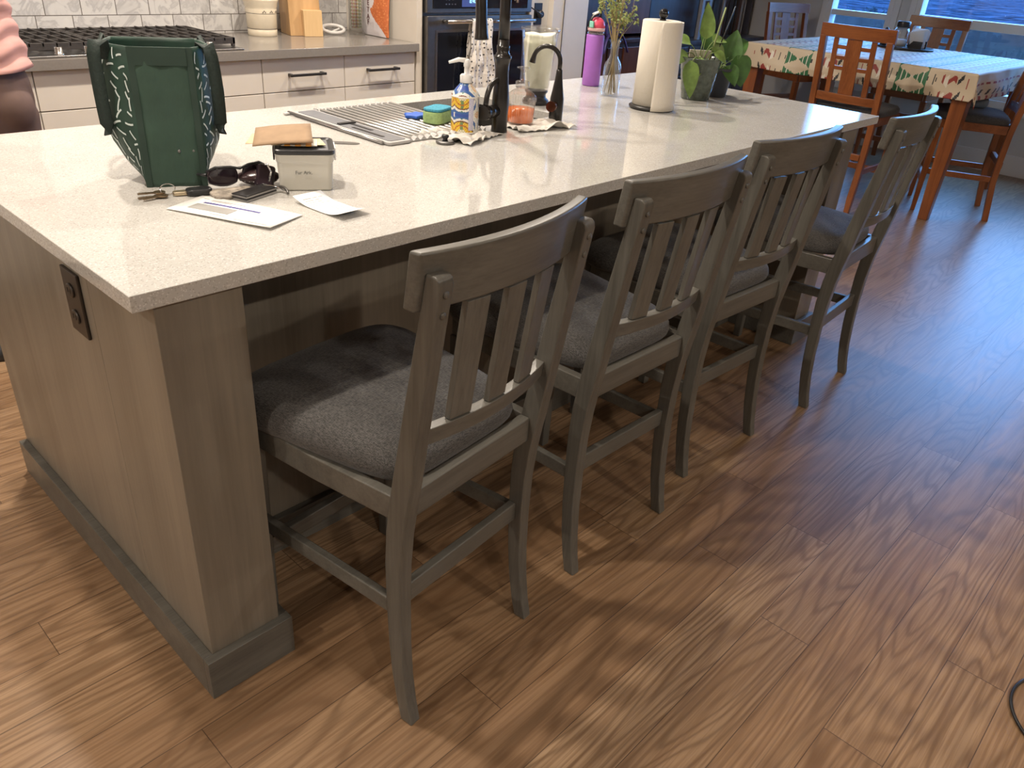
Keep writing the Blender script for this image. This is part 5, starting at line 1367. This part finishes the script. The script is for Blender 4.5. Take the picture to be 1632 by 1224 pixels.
for sx in (-1, 1):
    s.sphere((sx * .077, .03, 1.595), .018, (.4, .8, 1.3), 10, 8)                          # ear
    s.tube([(sx * .09, 0, .90), (sx * .095, .0, .50), (sx * .095, -.01, .10), (sx * .095, -.02, .05)], [.085, .058, .04, .045], 16)
    s.tube([(sx * .095, -.05, .035), (sx * .10, .06, .030), (sx * .105, .15, .025)], [.035, .038, .028], 14)
    sh = (sx * .155, 0, 1.38); el = (sx * .150, .15, 1.16); wr_ = (sx * .12, .30, 1.13)
    s.tube([sh, el, wr_, (sx * .12, .315, 1.125)], [.045, .036, .024, .026], 14)
    s.sphere((sx * .132, .335, 1.118), .036, (.95, 1.15, .42), 16, 10)                      # palm
    for k in range(4):
        bx0 = sx * (.132 + (k - 1.5) * .019); l_ = (.065, .075, .070, .055)[k]
        s.tube([(bx0, .355, 1.120), (bx0 + sx * .001 * (k - 1.5), .355 + l_ * .55, 1.118), (bx0, .355 + l_ * .85, 1.096)], [.0095, .0088, .008], 8)
    s.tube([(sx * .104, .315, 1.118), (sx * .082, .345, 1.112), (sx * .080, .375, 1.104)], [.011, .010, .009], 8)
body = remesh(s.done('body', 'skin', pe), .0075, 2)
s = B()
for sx in (-1, 1): s.sphere((sx * .032, .112, 1.612), .011, (1.2, .6, .7), 10, 8)
s.done('eyes', plain('eye', (.08, .05, .04), .2), pe)
B().tube([(-.022, .121, 1.552), (0, .127, 1.550), (.022, .121, 1.552)], .005, 8).done('mouth', plain('lips', (.45, .16, .14), .5), pe)
s = B(); s.sphere((0, .018, 1.625), .098, (.92, 1.0, 1.12), 26, 16); s.sphere((0, -.055, 1.50), .07, (1.0, .55, 1.9), 20, 14)
for v in s.bm.verts:
    if v.co.y > .075 and v.co.z < 1.66: v.co.y = .075
remesh(s.done('hair', plain('brown_hair', (.06, .035, .02), .6, .3, 40), pe), .009, 3)
s = B()
s.loft([ell((0, -.004), a, b_, z, yb=1.12) for z, a, b_ in ((.72, .165, .115), (.78, .182, .125), (.86, .192, .130), (.92, .188, .126), (.98, .172, .116), (1.02, .155, .106))], True, True)
for sx in (-1, 1):
    s.tube([(sx * .092, -.006, .82), (sx * .098, 0, .60), (sx * .10, 0, .35), (sx * .10, -.012, .075)], [.104, .086, .064, .058], 24)
    s.sphere((sx * .082, -.075, .845), .088, (1, .85, 1), 20, 14)
remesh(s.done('trousers', 'trouser', pe), .010, 4)
s = B(); rings = []
for k in range(40):
    q = k / 39; z = .962 + (1.43 - .962) * q
    a = interp([(.945, .206), (.97, .204), (1.02, .196), (1.10, .180), (1.2, .172), (1.32, .172), (1.40, .150), (1.43, .085)], z); b2 = interp([(.945, .140), (1.02, .124), (1.12, .108), (1.3, .112), (1.40, .09), (1.43, .066)], z)
    ring = []
    for i in range(72):
        th = 2 * PI * i / 72; wr = .0055 * math.sin(z * 120 + 3 * math.sin(th * 2) + 5 * noise.noise(Vector((math.cos(th), math.sin(th), z * 3)))) * (1 if z < 1.3 else .3) + .006 * noise.noise(Vector((2 * math.cos(th), 2 * math.sin(th), z * 14)))
        ring.append(((a + wr) * math.cos(th), (b2 + wr) * math.sin(th) * (1.06 if math.sin(th) < 0 else 1), z + .006 * math.sin(th * 2 + 1) * (1 - q)))
    rings.append(ring)
s.loft(rings, False, True)
for sx in (-1, 1): s.tube([(sx * .135, 0, 1.385), (sx * .160, .06, 1.28), (sx * .150, .15, 1.165), (sx * .130, .22, 1.150)], [.060, .055, .048, .040], 18, cap=False)
s.done('pink_top', 'pink', pe, solid=.003)
for sx in (-1, 1):
    s = B(); s.loft([[(sx * .10 + x * k_, y * k_ + .045 * (1 - k_), z) for x, y in rrect(-.045, .045, -.10, .175, .042, 6)] for z, k_ in ((0, 1), (.03, 1), (.06, .82), (.085, .55))], True, True)
    s.done('shoe', 'blackplastic', pe)
